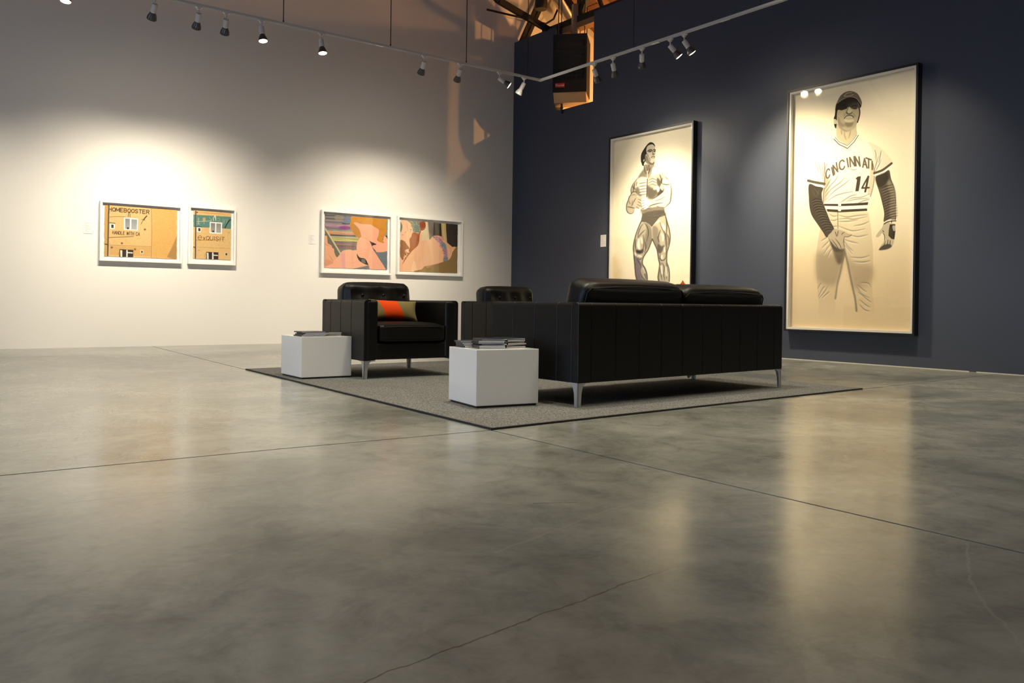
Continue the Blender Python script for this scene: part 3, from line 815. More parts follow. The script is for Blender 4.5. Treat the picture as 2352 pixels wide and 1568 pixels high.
    # fists
    A.poly([(350, 1160), (380, 1110), (430, 1105), (470, 1140), (466, 1200), (440, 1290), (400, 1316), (340, 1305), (310, 1240)], (190, 180, 156), 1, 2)
    A.poly([(475, 1130), (530, 1110), (580, 1150), (620, 1210), (600, 1270), (540, 1325), (490, 1305), (460, 1230)], (232, 226, 208), 1, 2)
    for (x, y) in ((455, 1150), (452, 1200), (440, 1250), (418, 1292)):
        A.line([(x - 50, y - 8), (x - 20, y + 6), (x, y + 22)], 9, G1, 0.85, 1)
    for (x, y) in ((470, 1160), (466, 1205), (470, 1250), (490, 1290)):
        A.line([(x + 50, y + 6), (x + 20, y + 14), (x, y + 26)], 9, G1, 0.85, 1)
    A.line([(520, 1230), (570, 1240), (610, 1220)], 8, G2, 0.8, 1)
    # trunks
    A.poly([(450, 1330), (520, 1345), (620, 1310), (760, 1290), (866, 1310), (882, 1370), (906, 1437), (830, 1452), (770, 1500), (690, 1600), (650, 1640), (610, 1600), (540, 1560), (460, 1545), (472, 1450), (474, 1390)], (118, 110, 96), 1, 0.8)
    A.poly([(460, 1320), (520, 1345), (620, 1310), (760, 1285), (866, 1305), (872, 1340), (700, 1350), (560, 1380), (475, 1400)], (160, 150, 130), 0.8, 8)
    for i in range(40):
        x, y = A.rng.uniform(480, 840), A.rng.uniform(1330, 1480)
        A.line([(x, y), (x + 50, y - 10)], 6, (90, 82, 70) if i % 2 else (150, 140, 122), 0.5, 1)
    # neck, head
    A.poly([(505, 540), (560, 520), (690, 520), (660, 600), (640, 690), (590, 770), (560, 760), (520, 640)], (170, 160, 138), 1, 2)
    A.lines([[(560, 540), (570, 640), (568, 760)], [(640, 560), (610, 640), (580, 700)], [(520, 560), (530, 640), (550, 700)], [(600, 540), (600, 620)]], 20, G1, 0.75, 4)
    A.line([(572, 640), (572, 770)], 12, (246, 240, 226), 0.9, 2)
    A.poly([(560, 190), (620, 165), (690, 180), (706, 200), (709, 245), (719, 292), (716, 330), (713, 380), (706, 440), (696, 490), (660, 525), (600, 520), (545, 480), (520, 420), (525, 330)], (206, 197, 173), 1, 1)
    A.poly([(632, 122), (680, 138), (708, 182), (706, 200), (670, 165), (610, 168), (565, 205), (550, 270), (560, 330), (535, 350), (530, 400), (540, 450), (510, 500), (505, 545), (478, 535), (468, 500), (455, 460), (455, 370), (475, 300), (512, 240), (550, 185), (590, 142)], (72, 66, 56), 1, 0.8)
    for i in range(26):
        x, y = A.rng.uniform(478, 515), A.rng.uniform(330, 480)
        A.line([(x + 14, y - 40), (x, y + 30)], 5, (110, 100, 86) if i % 3 else (44, 40, 34), 0.5, 1)
    A.poly([(495, 440), (520, 425), (518, 460), (500, 470)], (196, 186, 162), 1, 1)
    A.poly([(530, 350), (575, 380), (600, 440), (620, 500), (570, 510), (530, 450)], G2, 0.75, 10)
    A.poly([(600, 480), (660, 500), (700, 470), (690, 520), (620, 525)], G1, 0.75, 8)
    A.line([(575, 282), (605, 258), (640, 255), (655, 268)], 14, G0, 0.95, 1)
    A.line([(680, 262), (700, 250), (716, 268)], 14, G0, 0.95, 1)
    A.poly([(585, 285), (615, 270), (650, 275), (640, 295), (600, 300)], G1, 0.9, 3)
    A.poly([(682, 280), (715, 275), (714, 296), (690, 298)], G1, 0.9, 3)
    A.line([(665, 270), (672, 320), (694, 338)], 12, G2, 0.9, 3)
    A.line([(660, 335), (680, 342), (698, 332)], 11, G0, 0.9, 1)
    A.line([(640, 400), (660, 376), (685, 372), (704, 388)], 10, G0, 0.9, 1)
    A.line([(655, 400), (700, 402)], 10, G2, 0.8, 3)
    A.lines([[(600, 390), (620, 430), (615, 470)], [(570, 330), (590, 380)]], 10, G1, 0.7, 3)
    A.T = None
    A.a = np.array(PAPER, np.float32) * np.clip(A.a / np.array(PAPER, np.float32), 0.01, 1.06) ** 1.5
    A.grain(5.0)
    return A

def art_ballplayer():
    A = Art(760, 1500, [(1814.2, 220.6), (2103.5, 155.6), (2092.8, 761.6), (1810.8, 750.5)], PAPER)
    A.poly([(1800, 560), (2110, 560), (2110, 780), (1800, 780)], (226, 205, 166), 0.75, 60, False)
    Cc = (1840, 190, 1 / 7.467)
    Dd = (1820, 360, 1 / 6.031)
    Ee = (1840, 480, 1 / 6.031)
    # ---- trousers
    A.T = Ee
    LG = [(330, 60), (235, 250), (205, 420), (178, 600), (172, 800), (186, 1000), (200, 1150), (214, 1300), (218, 1500), (444, 1500), (446, 1250), (472, 1050), (512, 900), (542, 740), (572, 640), (600, 500), (620, 60)]
    RG = [(470, 60), (540, 500), (575, 610), (612, 760), (652, 950), (692, 1130), (722, 1260), (742, 1500), (992, 1500), (985, 1350), (962, 1200), (956, 1000), (970, 800), (966, 550), (942, 300), (905, 60)]
    A.poly(LG, (222, 210, 180), 1, 1.5, False, (176, 158, 128), 0.0)
    A.poly(RG, (226, 214, 184), 1, 1.5, False, (180, 162, 132), 0.0)
    A.poly([(175, 640), (300, 620), (545, 720), (500, 920), (440, 1060), (300, 1060), (180, 960)], (170, 156, 130), 0.6, 40)
    A.poly([(575, 620), (700, 760), (950, 800), (950, 1000), (720, 1120), (650, 940)], (178, 162, 134), 0.55, 40)
    A.poly([(410, 560), (560, 560), (570, 640), (530, 760), (470, 760)], (110, 98, 82), 0.7, 18)
    A.line([(572, 640), (545, 740), (512, 900), (474, 1050), (446, 1250)], 22, G2, 0.6, 8)
    A.line([(574, 610), (612, 760), (652, 950), (692, 1130), (722, 1260), (740, 1420)], 22, G2, 0.7, 8)
    for pts in ([(240, 460), (300, 425), (340, 395)], [(250, 560), (310, 500), (360, 450)], [(280, 640), (330, 560), (380, 500)], [(340, 680), (360, 620), (400, 560)], [(560, 460), (620, 540), (690, 600)], [(580, 520), (630, 580), (680, 640)], [(570, 440), (660, 470), (760, 490)], [(660, 380), (760, 400), (900, 370)],
                [(480, 250), (600, 300), (700, 320), (860, 290)], [(480, 100), (600, 130), (740, 110), (890, 95)], [(480, 160), (600, 150), (700, 160), (890, 120)], [(480, 190), (600, 190), (760, 170)], [(360, 90), (410, 120), (470, 110)], [(370, 170), (420, 180), (470, 160)], [(360, 260), (420, 260), (470, 255)],
                [(700, 250), (820, 230), (910, 190)], [(200, 1120), (230, 1060), (250, 1040)], [(205, 1230), (270, 1110), (300, 1080)], [(215, 1250), (300, 1150), (340, 1080)], [(260, 1240), (330, 1180), (360, 1150)], [(750, 1060), (820, 1120), (880, 1160)], [(740, 1080), (800, 1180), (920, 1240)], [(760, 1160), (860, 1240), (940, 1300)],
                [(780, 1260), (860, 1330), (930, 1370)], [(780, 1330), (850, 1400), (920, 1420)], [(800, 1030), (900, 1040), (940, 1100)], [(650, 680), (800, 690), (920, 660)], [(700, 740), (820, 750), (930, 730)]):
        A.line(pts, 16, G2, 0.55, 4, True, True)
        A.line([(x + 4, y + 16) for x, y in pts], 14, (244, 236, 214), 0.5, 4, True, True)
    A.line([(472, 60), (474, 180), (476, 290)], 7, G1, 0.8, 1)
    # ---- jersey
    A.T = Dd
    body = [(400, 60), (530, 20), (700, 100), (900, 60), (1080, 0), (1105, 250), (1092, 400), (1055, 560), (1030, 650), (620, 668), (395, 665), (388, 560), (410, 420), (395, 250)]
    A.poly([(420, -130), (300, -60), (240, 10), (210, 90), (190, 230), (152, 385), (290, 420), (402, 446), (410, 300), (420, 100), (480, -20)], (232, 224, 204), 0.95, 2.5)
    A.poly([(1000, -190), (1130, -150), (1230, -80), (1310, 10), (1368, 95), (1330, 170), (1220, 250), (1105, 298), (1095, 150), (1060, 0), (990, -100)], (226, 216, 192), 0.95, 2.5)
    A.poly([(430, -130), (560, -170), (700, -60), (860, -200), (1000, -190), (1080, -60), (1110, 240), (1092, 400), (1055, 560), (1030, 655), (620, 672), (395, 668), (386, 560), (412, 420), (392, 240), (380, 60)], (236, 228, 208), 0.95, 2.5)
    A.poly([(395, 300), (470, 330), (470, 480), (420, 640), (392, 640), (388, 540)], (180, 168, 142), 0.7, 14)
    A.poly([(1060, 100), (1110, 200), (1095, 380), (1050, 560), (1010, 500), (1040, 300)], (204, 192, 164), 0.7, 14)
    for pts in ([(410, 530), (480, 430), (560, 340), (600, 260)], [(410, 580), (500, 470), (620, 380), (700, 300)], [(420, 620), (540, 500), (680, 400), (760, 330)], [(430, 650), (560, 560), (700, 520), (820, 500)], [(410, 470), (460, 390), (500, 320)], [(660, 640), (800, 590), (920, 580), (1040, 530)], [(700, 640), (840, 610), (1040, 590)],
                [(620, 660), (760, 570), (860, 540)], [(880, 660), (980, 620), (1040, 610)], [(380, 330), (385, 240), (370, 120)], [(360, 280), (345, 180), (320, 110)], [(320, 240), (300, 150), (270, 90)], [(400, 260), (420, 160), (450, 100)], [(1110, 190), (1140, 90), (1160, 10)], [(1120, 220), (1180, 110), (1200, 40)], [(1130, 60), (1130, -30), (1110, -80)], [(1165, 100), (1190, 0), (1200, -70)],
                [(540, 250), (590, 190), (640, 160)], [(720, 170), (800, 200), (860, 190)]):
        A.line(pts, 15, G2, 0.6, 3, True, True)
        A.line([(x + 12, y + 12) for x, y in pts], 14, (250, 245, 230), 0.55, 4, True, True)
    A.line([(1085, 110), (1106, 240), (1094, 400), (1052, 570)], 10, G2, 0.8, 3)
    A.line([(402, 100), (408, 260), (404, 430), (390, 560), (392, 660)], 12, G2, 0.8, 3)
    A.line([(176, 352), (280, 376), (404, 396)], 36, (124, 115, 98), 1, 1)
    A.line([(164, 382), (280, 412), (402, 436)], 18, (246, 240, 224), 1, 1)
    A.line([(1104, 243), (1220, 200), (1348, 106)], 30, (118, 109, 92), 1, 1)
    A.line([(1108, 272), (1230, 230), (1362, 130)], 20, (246, 240, 224), 1, 1)
    LT = [('C', 424, 208, 474, 176, 122, (.04, 1)), ('I', 494, 176, 516, 160, 112, (.22, .98)), ('N', 522, 138, 572, 98, 128, (.17, .98)), ('C', 608, 82, 676, 54, 128, (.1, .99)), ('I', 706, 44, 734, 38, 116, (.16, .99)),
          ('N', 758, 26, 822, 14, 130, (.08, .99)), ('N', 832, 14, 892, 18, 130, (.12, .99)), ('A', 936, 36, 992, 46, 124, (.06, 1)), ('T', 988, 32, 1062, 58, 128, (.0, 1)), ('I', 1062, 74, 1086, 84, 112, (.02, 1))]
    for ch, x0, y0, x1, y1, hh, up in LT:
        A.text(ch, (x0, y0), (x1, y1), hh, 20, (128, 117, 98), 0.95, up)
    A.poly([(842, 318), (872, 292), (916, 286), (902, 400), (884, 496), (838, 496), (852, 400), (862, 338)], (104, 95, 80), 1, 0.6, False)
    A.line([(1018, 296), (975, 370), (932, 452), (1030, 446)], 22, (104, 95, 80), 1, 0.5, False)
    A.line([(1020, 292), (1000, 400), (978, 500)], 28, (104, 95, 80), 1, 0.5, False)
    A.poly([(396, 672), (600, 674), (820, 664), (1022, 648), (1012, 686), (820, 698), (620, 704), (404, 700)], (100, 92, 78), 1, 0.7, False)
    A.poly([(404, 702), (620, 706), (1012, 688), (1004, 734), (620, 752), (436, 744)], (246, 240, 222), 1, 0.7, False)
    A.poly([(436, 744), (620, 754), (1004, 735), (1006, 768), (620, 790), (450, 780)], (100, 92, 78), 1, 0.7, False)
    for y in (686, 756):
        A.poly([(602, y - 18), (636, y - 18), (636, y + 18), (602, y + 18)], (246, 240, 222), 1, 1)
        A.line([(606, y + 16), (620, y + 20), (634, y + 14)], 5, G1, 0.8)
    # ---- sleeves
    la = [(188, 404), (290, 430), (384, 452), (368, 520), (372, 600), (388, 660), (432, 770), (484, 900), (544, 1020), (500, 1080), (440, 1135), (390, 1065), (320, 965), (240, 850), (204, 750), (188, 600)]
    ra = [(1125, 292), (1220, 260), (1312, 200), (1342, 320), (1392, 450), (1412, 600), (1408, 760), (1408, 890), (1320, 880), (1240, 920), (1246, 800), (1212, 640), (1180, 520), (1142, 400)]
    A.poly(la, (106, 98, 84), 1, 1)
    A.poly(ra, (122, 113, 97), 1, 1)
    A.poly([(1310, 330), (1390, 450), (1410, 600), (1406, 860), (1330, 860), (1320, 700), (1330, 560), (1290, 420)], (172, 162, 140), 0.85, 14)
    A.poly([(1130, 300), (1290, 230), (1300, 330), (1220, 430), (1160, 430)], (84, 77, 66), 0.8, 10)
    for k in range(13):
        t = k / 12
        x, y = 215 + 180 * t ** 1.3, 610 + 420 * t
        A.line([(x + 10, y + 20), (x + 70, y - 6), (x + 150, y + 6)], 11, (74, 67, 57), 0.85, 2, True, True)
        A.line([(x + 20, y + 36), (x + 80, y + 10), (x + 150, y + 22)], 9, (140, 131, 113), 0.75, 2, True, True)
    for k in range(13):
        y = 420 + k * 36
        x = 1195 + min(60, k * 6)
        A.line([(x, y + 40), (x + 80, y + 4), (x + 180, y - 20)], 11, (84, 77, 65), 0.8, 2, True, True)
        A.line([(x + 10, y + 56), (x + 90, y + 22), (x + 180, y)], 9, (170, 160, 138), 0.6, 2, True, True)
    A.lines([[(230, 470), (260, 540), (300, 590)], [(330, 480), (300, 560)], [(260, 460), (330, 540)]], 10, (140, 130, 112), 0.6, 3)
    # ---- hands
    A.poly([(456, 1125), (500, 1070), (545, 1020), (620, 1030), (690, 1058), (740, 1082), (788, 1094), (782, 1116), (740, 1124), (690, 1122), (678, 1180), (686, 1240), (690, 1285), (650, 1322), (600, 1318), (540, 1312), (494, 1225)], (196, 184, 158), 1, 1)
    A.poly([(490, 1190), (560, 1260), (640, 1300), (690, 1290), (650, 1325), (540, 1315)], G1, 0.85, 10)
    A.lines([[(470, 1150), (520, 1240), (560, 1310)], [(510, 1160), (580, 1250), (610, 1315)], [(560, 1150), (620, 1230), (650, 1300)], [(690, 1122), (678, 1190), (690, 1280)], [(560, 1060), (580, 1120)], [(600, 1050), (590, 1110)], [(690, 1060), (660, 1080), (650, 1100)]], 10, G1, 0.8, 2)
    A.line([(788, 1100), (740, 1126), (692, 1124)], 8, G1, 0.8, 1)
    A.poly([(1240, 945), (1300, 925), (1340, 940), (1390, 960), (1402, 1050), (1390, 1160), (1362, 1250), (1300, 1290), (1240, 1305), (1178, 1314), (1172, 1300), (1200, 1250), (1238, 1195), (1252, 1120), (1222, 1070), (1180, 1120), (1150, 1132), (1128, 1116), (1170, 1055), (1215, 1000)], (206, 195, 168), 1, 1)
    A.poly([(1175, 1308), (1210, 1260), (1270, 1230), (1330, 1230), (1350, 1262), (1280, 1300)], G1, 0.8, 5)
    A.lines([[(1300, 1170), (1290, 1240)], [(1330, 1180), (1325, 1240)], [(1262, 1180), (1240, 1250), (1190, 1300)], [(1222, 1070), (1250, 1110), (1248, 1180)], [(1225, 1040), (1240, 1060)]], 9, G1, 0.8, 1.5)
    A.poly([(1326, 955), (1400, 950), (1402, 1050), (1388, 1160), (1350, 1155), (1306, 1110), (1312, 1030)], (92, 84, 72), 1, 0.7, False)
    A.poly([(1362, 975), (1398, 975), (1398, 1040), (1372, 1040)], (196, 186, 160), 1, 1)
    A.lines([[(1330, 1000), (1330, 1120)], [(1350, 1000), (1360, 1140)]], 7, (130, 120, 104), 0.8, 1)
    A.line([(1240, 935), (1290, 905), (1390, 895)], 16, (232, 224, 204), 1, 1)
    A.line([(1244, 950), (1290, 922), (1360, 908), (1410, 905)], 12, G0, 0.9, 1)
    A.line([(1350, 935), (1352, 900)], 8, G0, 0.9, 1)
    # ---- neck and head
    A.T = Cc
    A.poly([(560, 720), (640, 790), (740, 830), (850, 790), (900, 730), (905, 820), (918, 910), (850, 1000), (750, 1090), (640, 1030), (560, 955)], (206, 195, 166), 1, 2)
    A.poly([(600, 740), (740, 720), (880, 740), (820, 810), (720, 850), (640, 810)], (140, 130, 110), 0.75, 16)
    A.lines([[(690, 850), (700, 930), (730, 1000)], [(640, 840), (650, 900)], [(800, 830), (790, 900), (760, 980)]], 18, (160, 149, 126), 0.7, 6)
    A.poly([(572, 470), (640, 470), (760, 420), (880, 340), (936, 400), (955, 520), (935, 640), (905, 730), (840, 800), (740, 836), (640, 790), (585, 735), (566, 640)], (190, 180, 153), 1, 1)
    A.poly([(585, 600), (640, 700), (720, 740), (640, 780), (585, 730)], (150, 140, 118), 0.6, 14)
    A.poly([(700, 690), (790, 700), (850, 690), (820, 760), (730, 770)], (132, 122, 104), 0.6, 14)
    A.poly([(690, 640), (760, 650), (850, 640), (840, 680), (720, 690)], (222, 212, 184), 0.7, 10)
    A.poly([(535, 440), (545, 385), (572, 335), (640, 290), (740, 250), (830, 242), (910, 270), (965, 330), (990, 388), (968, 440), (930, 385), (885, 350), (800, 400), (740, 450), (690, 470), (640, 485), (572, 485), (560, 640), (558, 720), (546, 800), (522, 765), (512, 700), (510, 620), (528, 560)], (66, 61, 54), 1, 0.8)
    A.poly([(740, 380), (830, 330), (900, 340), (935, 400), (900, 460), (800, 440)], (96, 88, 76), 0.9, 8)
    A.poly([(536, 452), (545, 385), (578, 310), (622, 232), (690, 176), (772, 148), (850, 156), (920, 192), (966, 262), (996, 335), (990, 390), (955, 330), (900, 275), (820, 248), (740, 256), (650, 300), (572, 356)], (142, 132, 113), 1, 0.8)
    A.line([(560, 365), (650, 302), (740, 260), (820, 248), (900, 275), (950, 330), (985, 385)], 9, (200, 190, 164), 0.9, 1)
    A.line([(690, 235), (710, 205), (750, 182), (820, 172)], 14, (204, 194, 168), 0.9, 1)
    A.line([(690, 240), (740, 238), (800, 228), (850, 208)], 12, (204, 194, 168), 0.9, 1)
    A.line([(906, 340), (944, 420), (962, 520), (945, 620), (922, 690)], 20, (84, 77, 66), 1, 1)
    A.line([(925, 350), (958, 430)], 8, (190, 180, 155), 0.9, 1)
    A.poly([(512, 640), (548, 648), (555, 712), (522, 724), (510, 690)], (206, 196, 170), 1, 1)
    A.poly([(745, 430), (790, 430), (830, 500), (820, 540), (750, 545), (728, 520)], (206, 196, 168), 0.9, 4)
    A.line([(730, 520), (760, 548), (800, 540), (826, 520)], 18, G1, 0.9, 3)
    A.line([(728, 530), (745, 470), (770, 410)], 16, G1, 0.6, 5)
    A.line([(825, 420), (860, 400), (905, 405)], 18, G0, 0.8, 3)
    A.line([(840, 446), (880, 455), (905, 446)], 14, G0, 0.8, 2)
    A.line([(690, 628), (720, 590), (760, 572), (820, 574), (856, 608)], 11, G0, 0.95, 1)
    A.line([(740, 610), (790, 600), (830, 606)], 14, (214, 204, 176), 0.8, 3)
    A.lines([[(700, 540), (690, 590)], [(850, 540), (880, 590)]], 14, (150, 140, 118), 0.6, 6)
    A.line([(520, 965), (600, 1050), (745, 1108), (850, 1005), (920, 905)], 34, (246, 240, 224), 1, 1, False)
    A.line([(532, 955), (600, 1032), (745, 1098), (845, 1000), (912, 905)], 9, (112, 103, 86), 1, 0.5, False)
    A.line([(512, 985), (600, 1075), (750, 1146), (866, 1030), (938, 915)], 13, (112, 103, 86), 1, 0.5, False)
    A.T = None
    A.a = np.array(PAPER, np.float32) * np.clip(A.a / np.array(PAPER, np.float32), 0.01, 1.06) ** 1.5
    A.grain(4.5)
    return A
# ------------------------------------------------------------------ the room
YW = 11.45                       # white wall
CX = 8.456                       # corner of the two walls
ANG = math.atan2(-0.99967, 0.02569)   # direction of the blue wall, seen from the corner
DR = Vector((math.cos(ANG), math.sin(ANG), 0))
NN = Vector((-0.99967, -0.02569, 0))  # out of the blue wall into the gallery
def WP(s, d, z):
    """point on the blue wall: s along it from the corner, d out into the room, z up"""
    p = Vector((CX, YW, 0)) + DR * s + NN * d
    p.z = z
    return p
def roof_z(x):
    return 6.11 + 0.53 * (9.505 - x) if x > 2.2 else 6.11 + 0.53 * (9.505 - 2.2) - 0.53 * (2.2 - x)

# concrete floor material: mottled, polished, with cracks and scuffs
def floor_mat():
    m, nt, b = new_mat('polished_concrete')
    L = nt.links.new
    tc = nt.nodes.new('ShaderNodeNewGeometry')
    mp = nt.nodes.new('ShaderNodeMapping')
    mp.inputs['Scale'].default_value = (1, 1, 1)
    L(tc.outputs['Position'], mp.inputs['Vector'])
    def noise(scale, det, rough, dist=0.0):
        n = nt.nodes.new('ShaderNodeTexNoise')
        n.inputs['Scale'].default_value = scale
        n.inputs['Detail'].default_value = det
        n.inputs['Roughness'].default_value = rough
        n.inputs['Distortion'].default_value = dist
        L(mp.outputs['Vector'], n.inputs['Vector'])
        return n
    n1, n2, n3 = noise(0.9, 6, 0.62, 0.6), noise(5.5, 10, 0.72, 0.5), noise(38, 6, 0.7)
    def ramp(fac, stops):
        r = nt.nodes.new('ShaderNodeValToRGB')
        els = r.color_ramp.elements
        els[0].position, els[0].color = stops[0]
        els[1].position, els[1].color = stops[-1]
        for p, c in stops[1:-1]:
            e = els.new(p); e.color = c
        L(fac, r.inputs['Fac'])
        return r
    def mix(kind, fac, a, bb):
        x = nt.nodes.new('ShaderNodeMix'); x.data_type = 'RGBA'; x.blend_type = kind
        if isinstance(fac, float): x.inputs['Factor'].default_value = fac
        else: L(fac, x.inputs['Factor'])
        for k, v in (('A', a), ('B', bb)):
            if isinstance(v, tuple): x.inputs[k].default_value = v
            else: L(v, x.inputs[k])
        return x.outputs['Result']
    r1 = ramp(n1.outputs['Fac'], [(0.30, (0.155, 0.160, 0.143, 1)), (0.50, (0.250, 0.252, 0.224, 1)), (0.70, (0.360, 0.360, 0.318, 1))])
    r2 = ramp(n2.outputs['Fac'], [(0.30, (0.66, 0.66, 0.66, 1)), (0.52, (1, 1, 1, 1)), (0.72, (1.16, 1.16, 1.15, 1))])
    r3 = ramp(n3.outputs['Fac'], [(0.28, (0.90, 0.90, 0.90, 1)), (0.5, (1, 1, 1, 1)), (0.8, (1.1, 1.1, 1.1, 1))])
    c = mix('MULTIPLY', 0.9, r1.outputs['Color'], r2.outputs['Color'])
    c = mix('MULTIPLY', 0.7, c, r3.outputs['Color'])
    # dark trodden patches
    n4 = noise(1.6, 7, 0.6, 0.8)
    r4 = ramp(n4.outputs['Fac'], [(0.52, (0, 0, 0, 1)), (0.80, (1, 1, 1, 1))])
    c = mix('MULTIPLY', r4.outputs['Color'], c, (0.70, 0.69, 0.68, 1))
    # hairline cracks and scuffs: distance to segments, wobbled
    wob = nt.nodes.new('ShaderNodeMixRGB') if False else None
    nw = noise(6.0, 4, 0.6)
    sub = nt.nodes.new('ShaderNodeVectorMath'); sub.operation = 'SUBTRACT'
    L(nw.outputs['Color'], sub.inputs[0]); sub.inputs[1].default_value = (0.5, 0.5, 0.5)
    scl = nt.nodes.new('ShaderNodeVectorMath'); scl.operation = 'SCALE'
    L(sub.outputs['Vector'], scl.inputs[0]); scl.inputs['Scale'].default_value = 0.05
    add = nt.nodes.new('ShaderNodeVectorMath'); add.operation = 'ADD'
    L(tc.outputs['Position'], add.inputs[0]); L(scl.outputs['Vector'], add.inputs[1])
    def seg(ax, ay, bx, by, w):
        dx, dy = bx - ax, by - ay
        LL = dx * dx + dy * dy
        pa = nt.nodes.new('ShaderNodeVectorMath'); pa.operation = 'SUBTRACT'
        L(add.outputs['Vector'], pa.inputs[0]); pa.inputs[1].default_value = (ax, ay, 0)
        dt = nt.nodes.new('ShaderNodeVectorMath'); dt.operation = 'DOT_PRODUCT'
        L(pa.outputs['Vector'], dt.inputs[0]); dt.inputs[1].default_value = (dx / LL, dy / LL, 0)
        cl = nt.nodes.new('ShaderNodeClamp'); L(dt.outputs['Value'], cl.inputs['Value'])
        sc = nt.nodes.new('ShaderNodeVectorMath'); sc.operation = 'SCALE'
        sc.inputs[0].default_value = (dx, dy, 0); L(cl.outputs['Result'], sc.inputs['Scale'])
        ds = nt.nodes.new('ShaderNodeVectorMath'); ds.operation = 'DISTANCE'
        flat = nt.nodes.new('ShaderNodeVectorMath'); flat.operation = 'MULTIPLY'
        L(pa.outputs['Vector'], flat.inputs[0]); flat.inputs[1].default_value = (1, 1, 0)
        L(flat.outputs['Vector'], ds.inputs[0]); L(sc.outputs['Vector'], ds.inputs[1])
        mr = nt.nodes.new('ShaderNodeMapRange')
        mr.inputs['From Min'].default_value = w; mr.inputs['From Max'].default_value = 0.0
        L(ds.outputs['Value'], mr.inputs['Value'])
        return mr.outputs['Result']
    for ax, ay, bx, by, w, col, k in [
            (1.489, 1.368, 0.619, 1.245, 0.0035, (0.05, 0.048, 0.042, 1), 0.8),
            (2.325, 1.043, 2.02, 0.90, 0.006, (0.34, 0.33, 0.29, 1), 0.4),
            (2.02, 0.90, 1.678, 0.651, 0.006, (0.34, 0.33, 0.29, 1), 0.4),
            (2.285, 1.959, 1.75, 1.86, 0.008, (0.34, 0.33, 0.29, 1), 0.3),
            (1.75, 1.86, 1.217, 1.696, 0.008, (0.34, 0.33, 0.29, 1), 0.25),
            (0.4, 2.86, 1.12, 2.78, 0.006, (0.06, 0.055, 0.05, 1), 0.55),
            (1.62, 2.05, 1.74, 1.98, 0.005, (0.05, 0.045, 0.04, 1), 0.7)]:
        f = seg(ax, ay, bx, by, w)
        mu = nt.nodes.new('ShaderNodeMath'); mu.operation = 'MULTIPLY'; mu.inputs[1].default_value = k
        L(f, mu.inputs[0])
        c = mix('MIX', mu.outputs['Value'], c, col)
    L(c, b.inputs['Base Color'])
    rr = nt.nodes.new('ShaderNodeMapRange')
    L(n2.outputs['Fac'], rr.inputs['Value'])
    rr.inputs['From Min'].default_value = 0.3; rr.inputs['From Max'].default_value = 0.75
    rr.inputs['To Min'].default_value = 0.17; rr.inputs['To Max'].default_value = 0.25
    L(rr.outputs['Result'], b.inputs['Roughness'])
    b.inputs['Specular IOR Level'].default_value = 0.42
    return m
M['concrete'] = floor_mat()
M['joint'] = pmat('joint_filler', (0.02, 0.018, 0.016), 0.8)

# floor: poured slabs with sawn joints between them, on a dark bed
floor_bed = struct('floor', B(-5.2, 14.2, -5.2, 11.6, -0.22, -0.012), M['joint'])
G = 0.0055
YL_ = [(-5.2, 3.72), (0.28, 3.415), (1.29, 3.40), (2.355, 3.345), (5.98, 3.497), (8.7, 3.62), (14.2, 3.86)]
def jx(y):
    pts = [(-5.2, 2.37), (0.92, 2.365), (2.15, 2.360), (3.33, 2.362), (7.35, 2.474), (11.21, 2.60), (11.6, 2.61)]
    for (a, xa), (b_, xb) in zip(pts, pts[1:]):
        if y <= b_:
            return xa + (xb - xa) * (y - a) / (b_ - a)
    return pts[-1][1]
def slab(pts):
    bm = bmesh.new()
    prism(bm, pts, (1, 0, 0), (0, 1, 0), (0, 0, 1), (0, 0, 0), -0.10, 0.0)
    return obj('slab', bm, M['concrete'], floor_bed)
lowY = [(x, y) for x, y in YL_ if x < 2.35]
hiY = [(x, y) for x, y in YL_ if x > 2.36]
cx0 = 2.3555
slab([(-5.2, -5.2), (jx(-5.2) - G, -5.2), (jx(0.92) - G, 0.92), (jx(2.15) - G, 2.15), (cx0 - G, 3.345 - G)] + [(x, y - G) for x, y in lowY[::-1]])
slab([(jx(-5.2) + G, -5.2), (14.2, -5.2)] + [(x, y - G) for x, y in hiY[::-1]] + [(cx0 + G, 3.345 - G), (jx(2.15) + G, 2.15), (jx(0.92) + G, 0.92)])
YF = 9.83
slab([(x, y + G) for x, y in lowY] + [(cx0 - G, 3.345 + G), (jx(7.35) - G, 7.35), (jx(YF) - G, YF - G), (-5.2, YF + 0.3)])
slab([(-5.2, YF + 0.306), (jx(YF) - G, YF + G * .6), (jx(11.21) - G, 11.21), (jx(11.6) - G, 11.6), (-5.2, 11.6)])
slab([(cx0 + G, 3.345 + G)] + [(x, y + G) for x, y in hiY] + [(14.2, 11.6), (jx(11.6) + G, 11.6), (jx(11.21) + G, 11.21), (jx(7.35) + G, 7.35)])

# white wall (runs on behind the blue partition to form the next room's end wall)
bm = bmesh.new()
prism(bm, [(-5.2, -0.05), (14.2, -0.05), (14.2, roof_z(14.2)), (2.2, roof_z(2.2)), (-5.2, roof_z(-5.2))], (1, 0, 0), (0, 0, 1), (0, 1, 0), (0, 0, 0), YW, YW + 0.2)
struct('wall_left', bm, M['white_wall'])
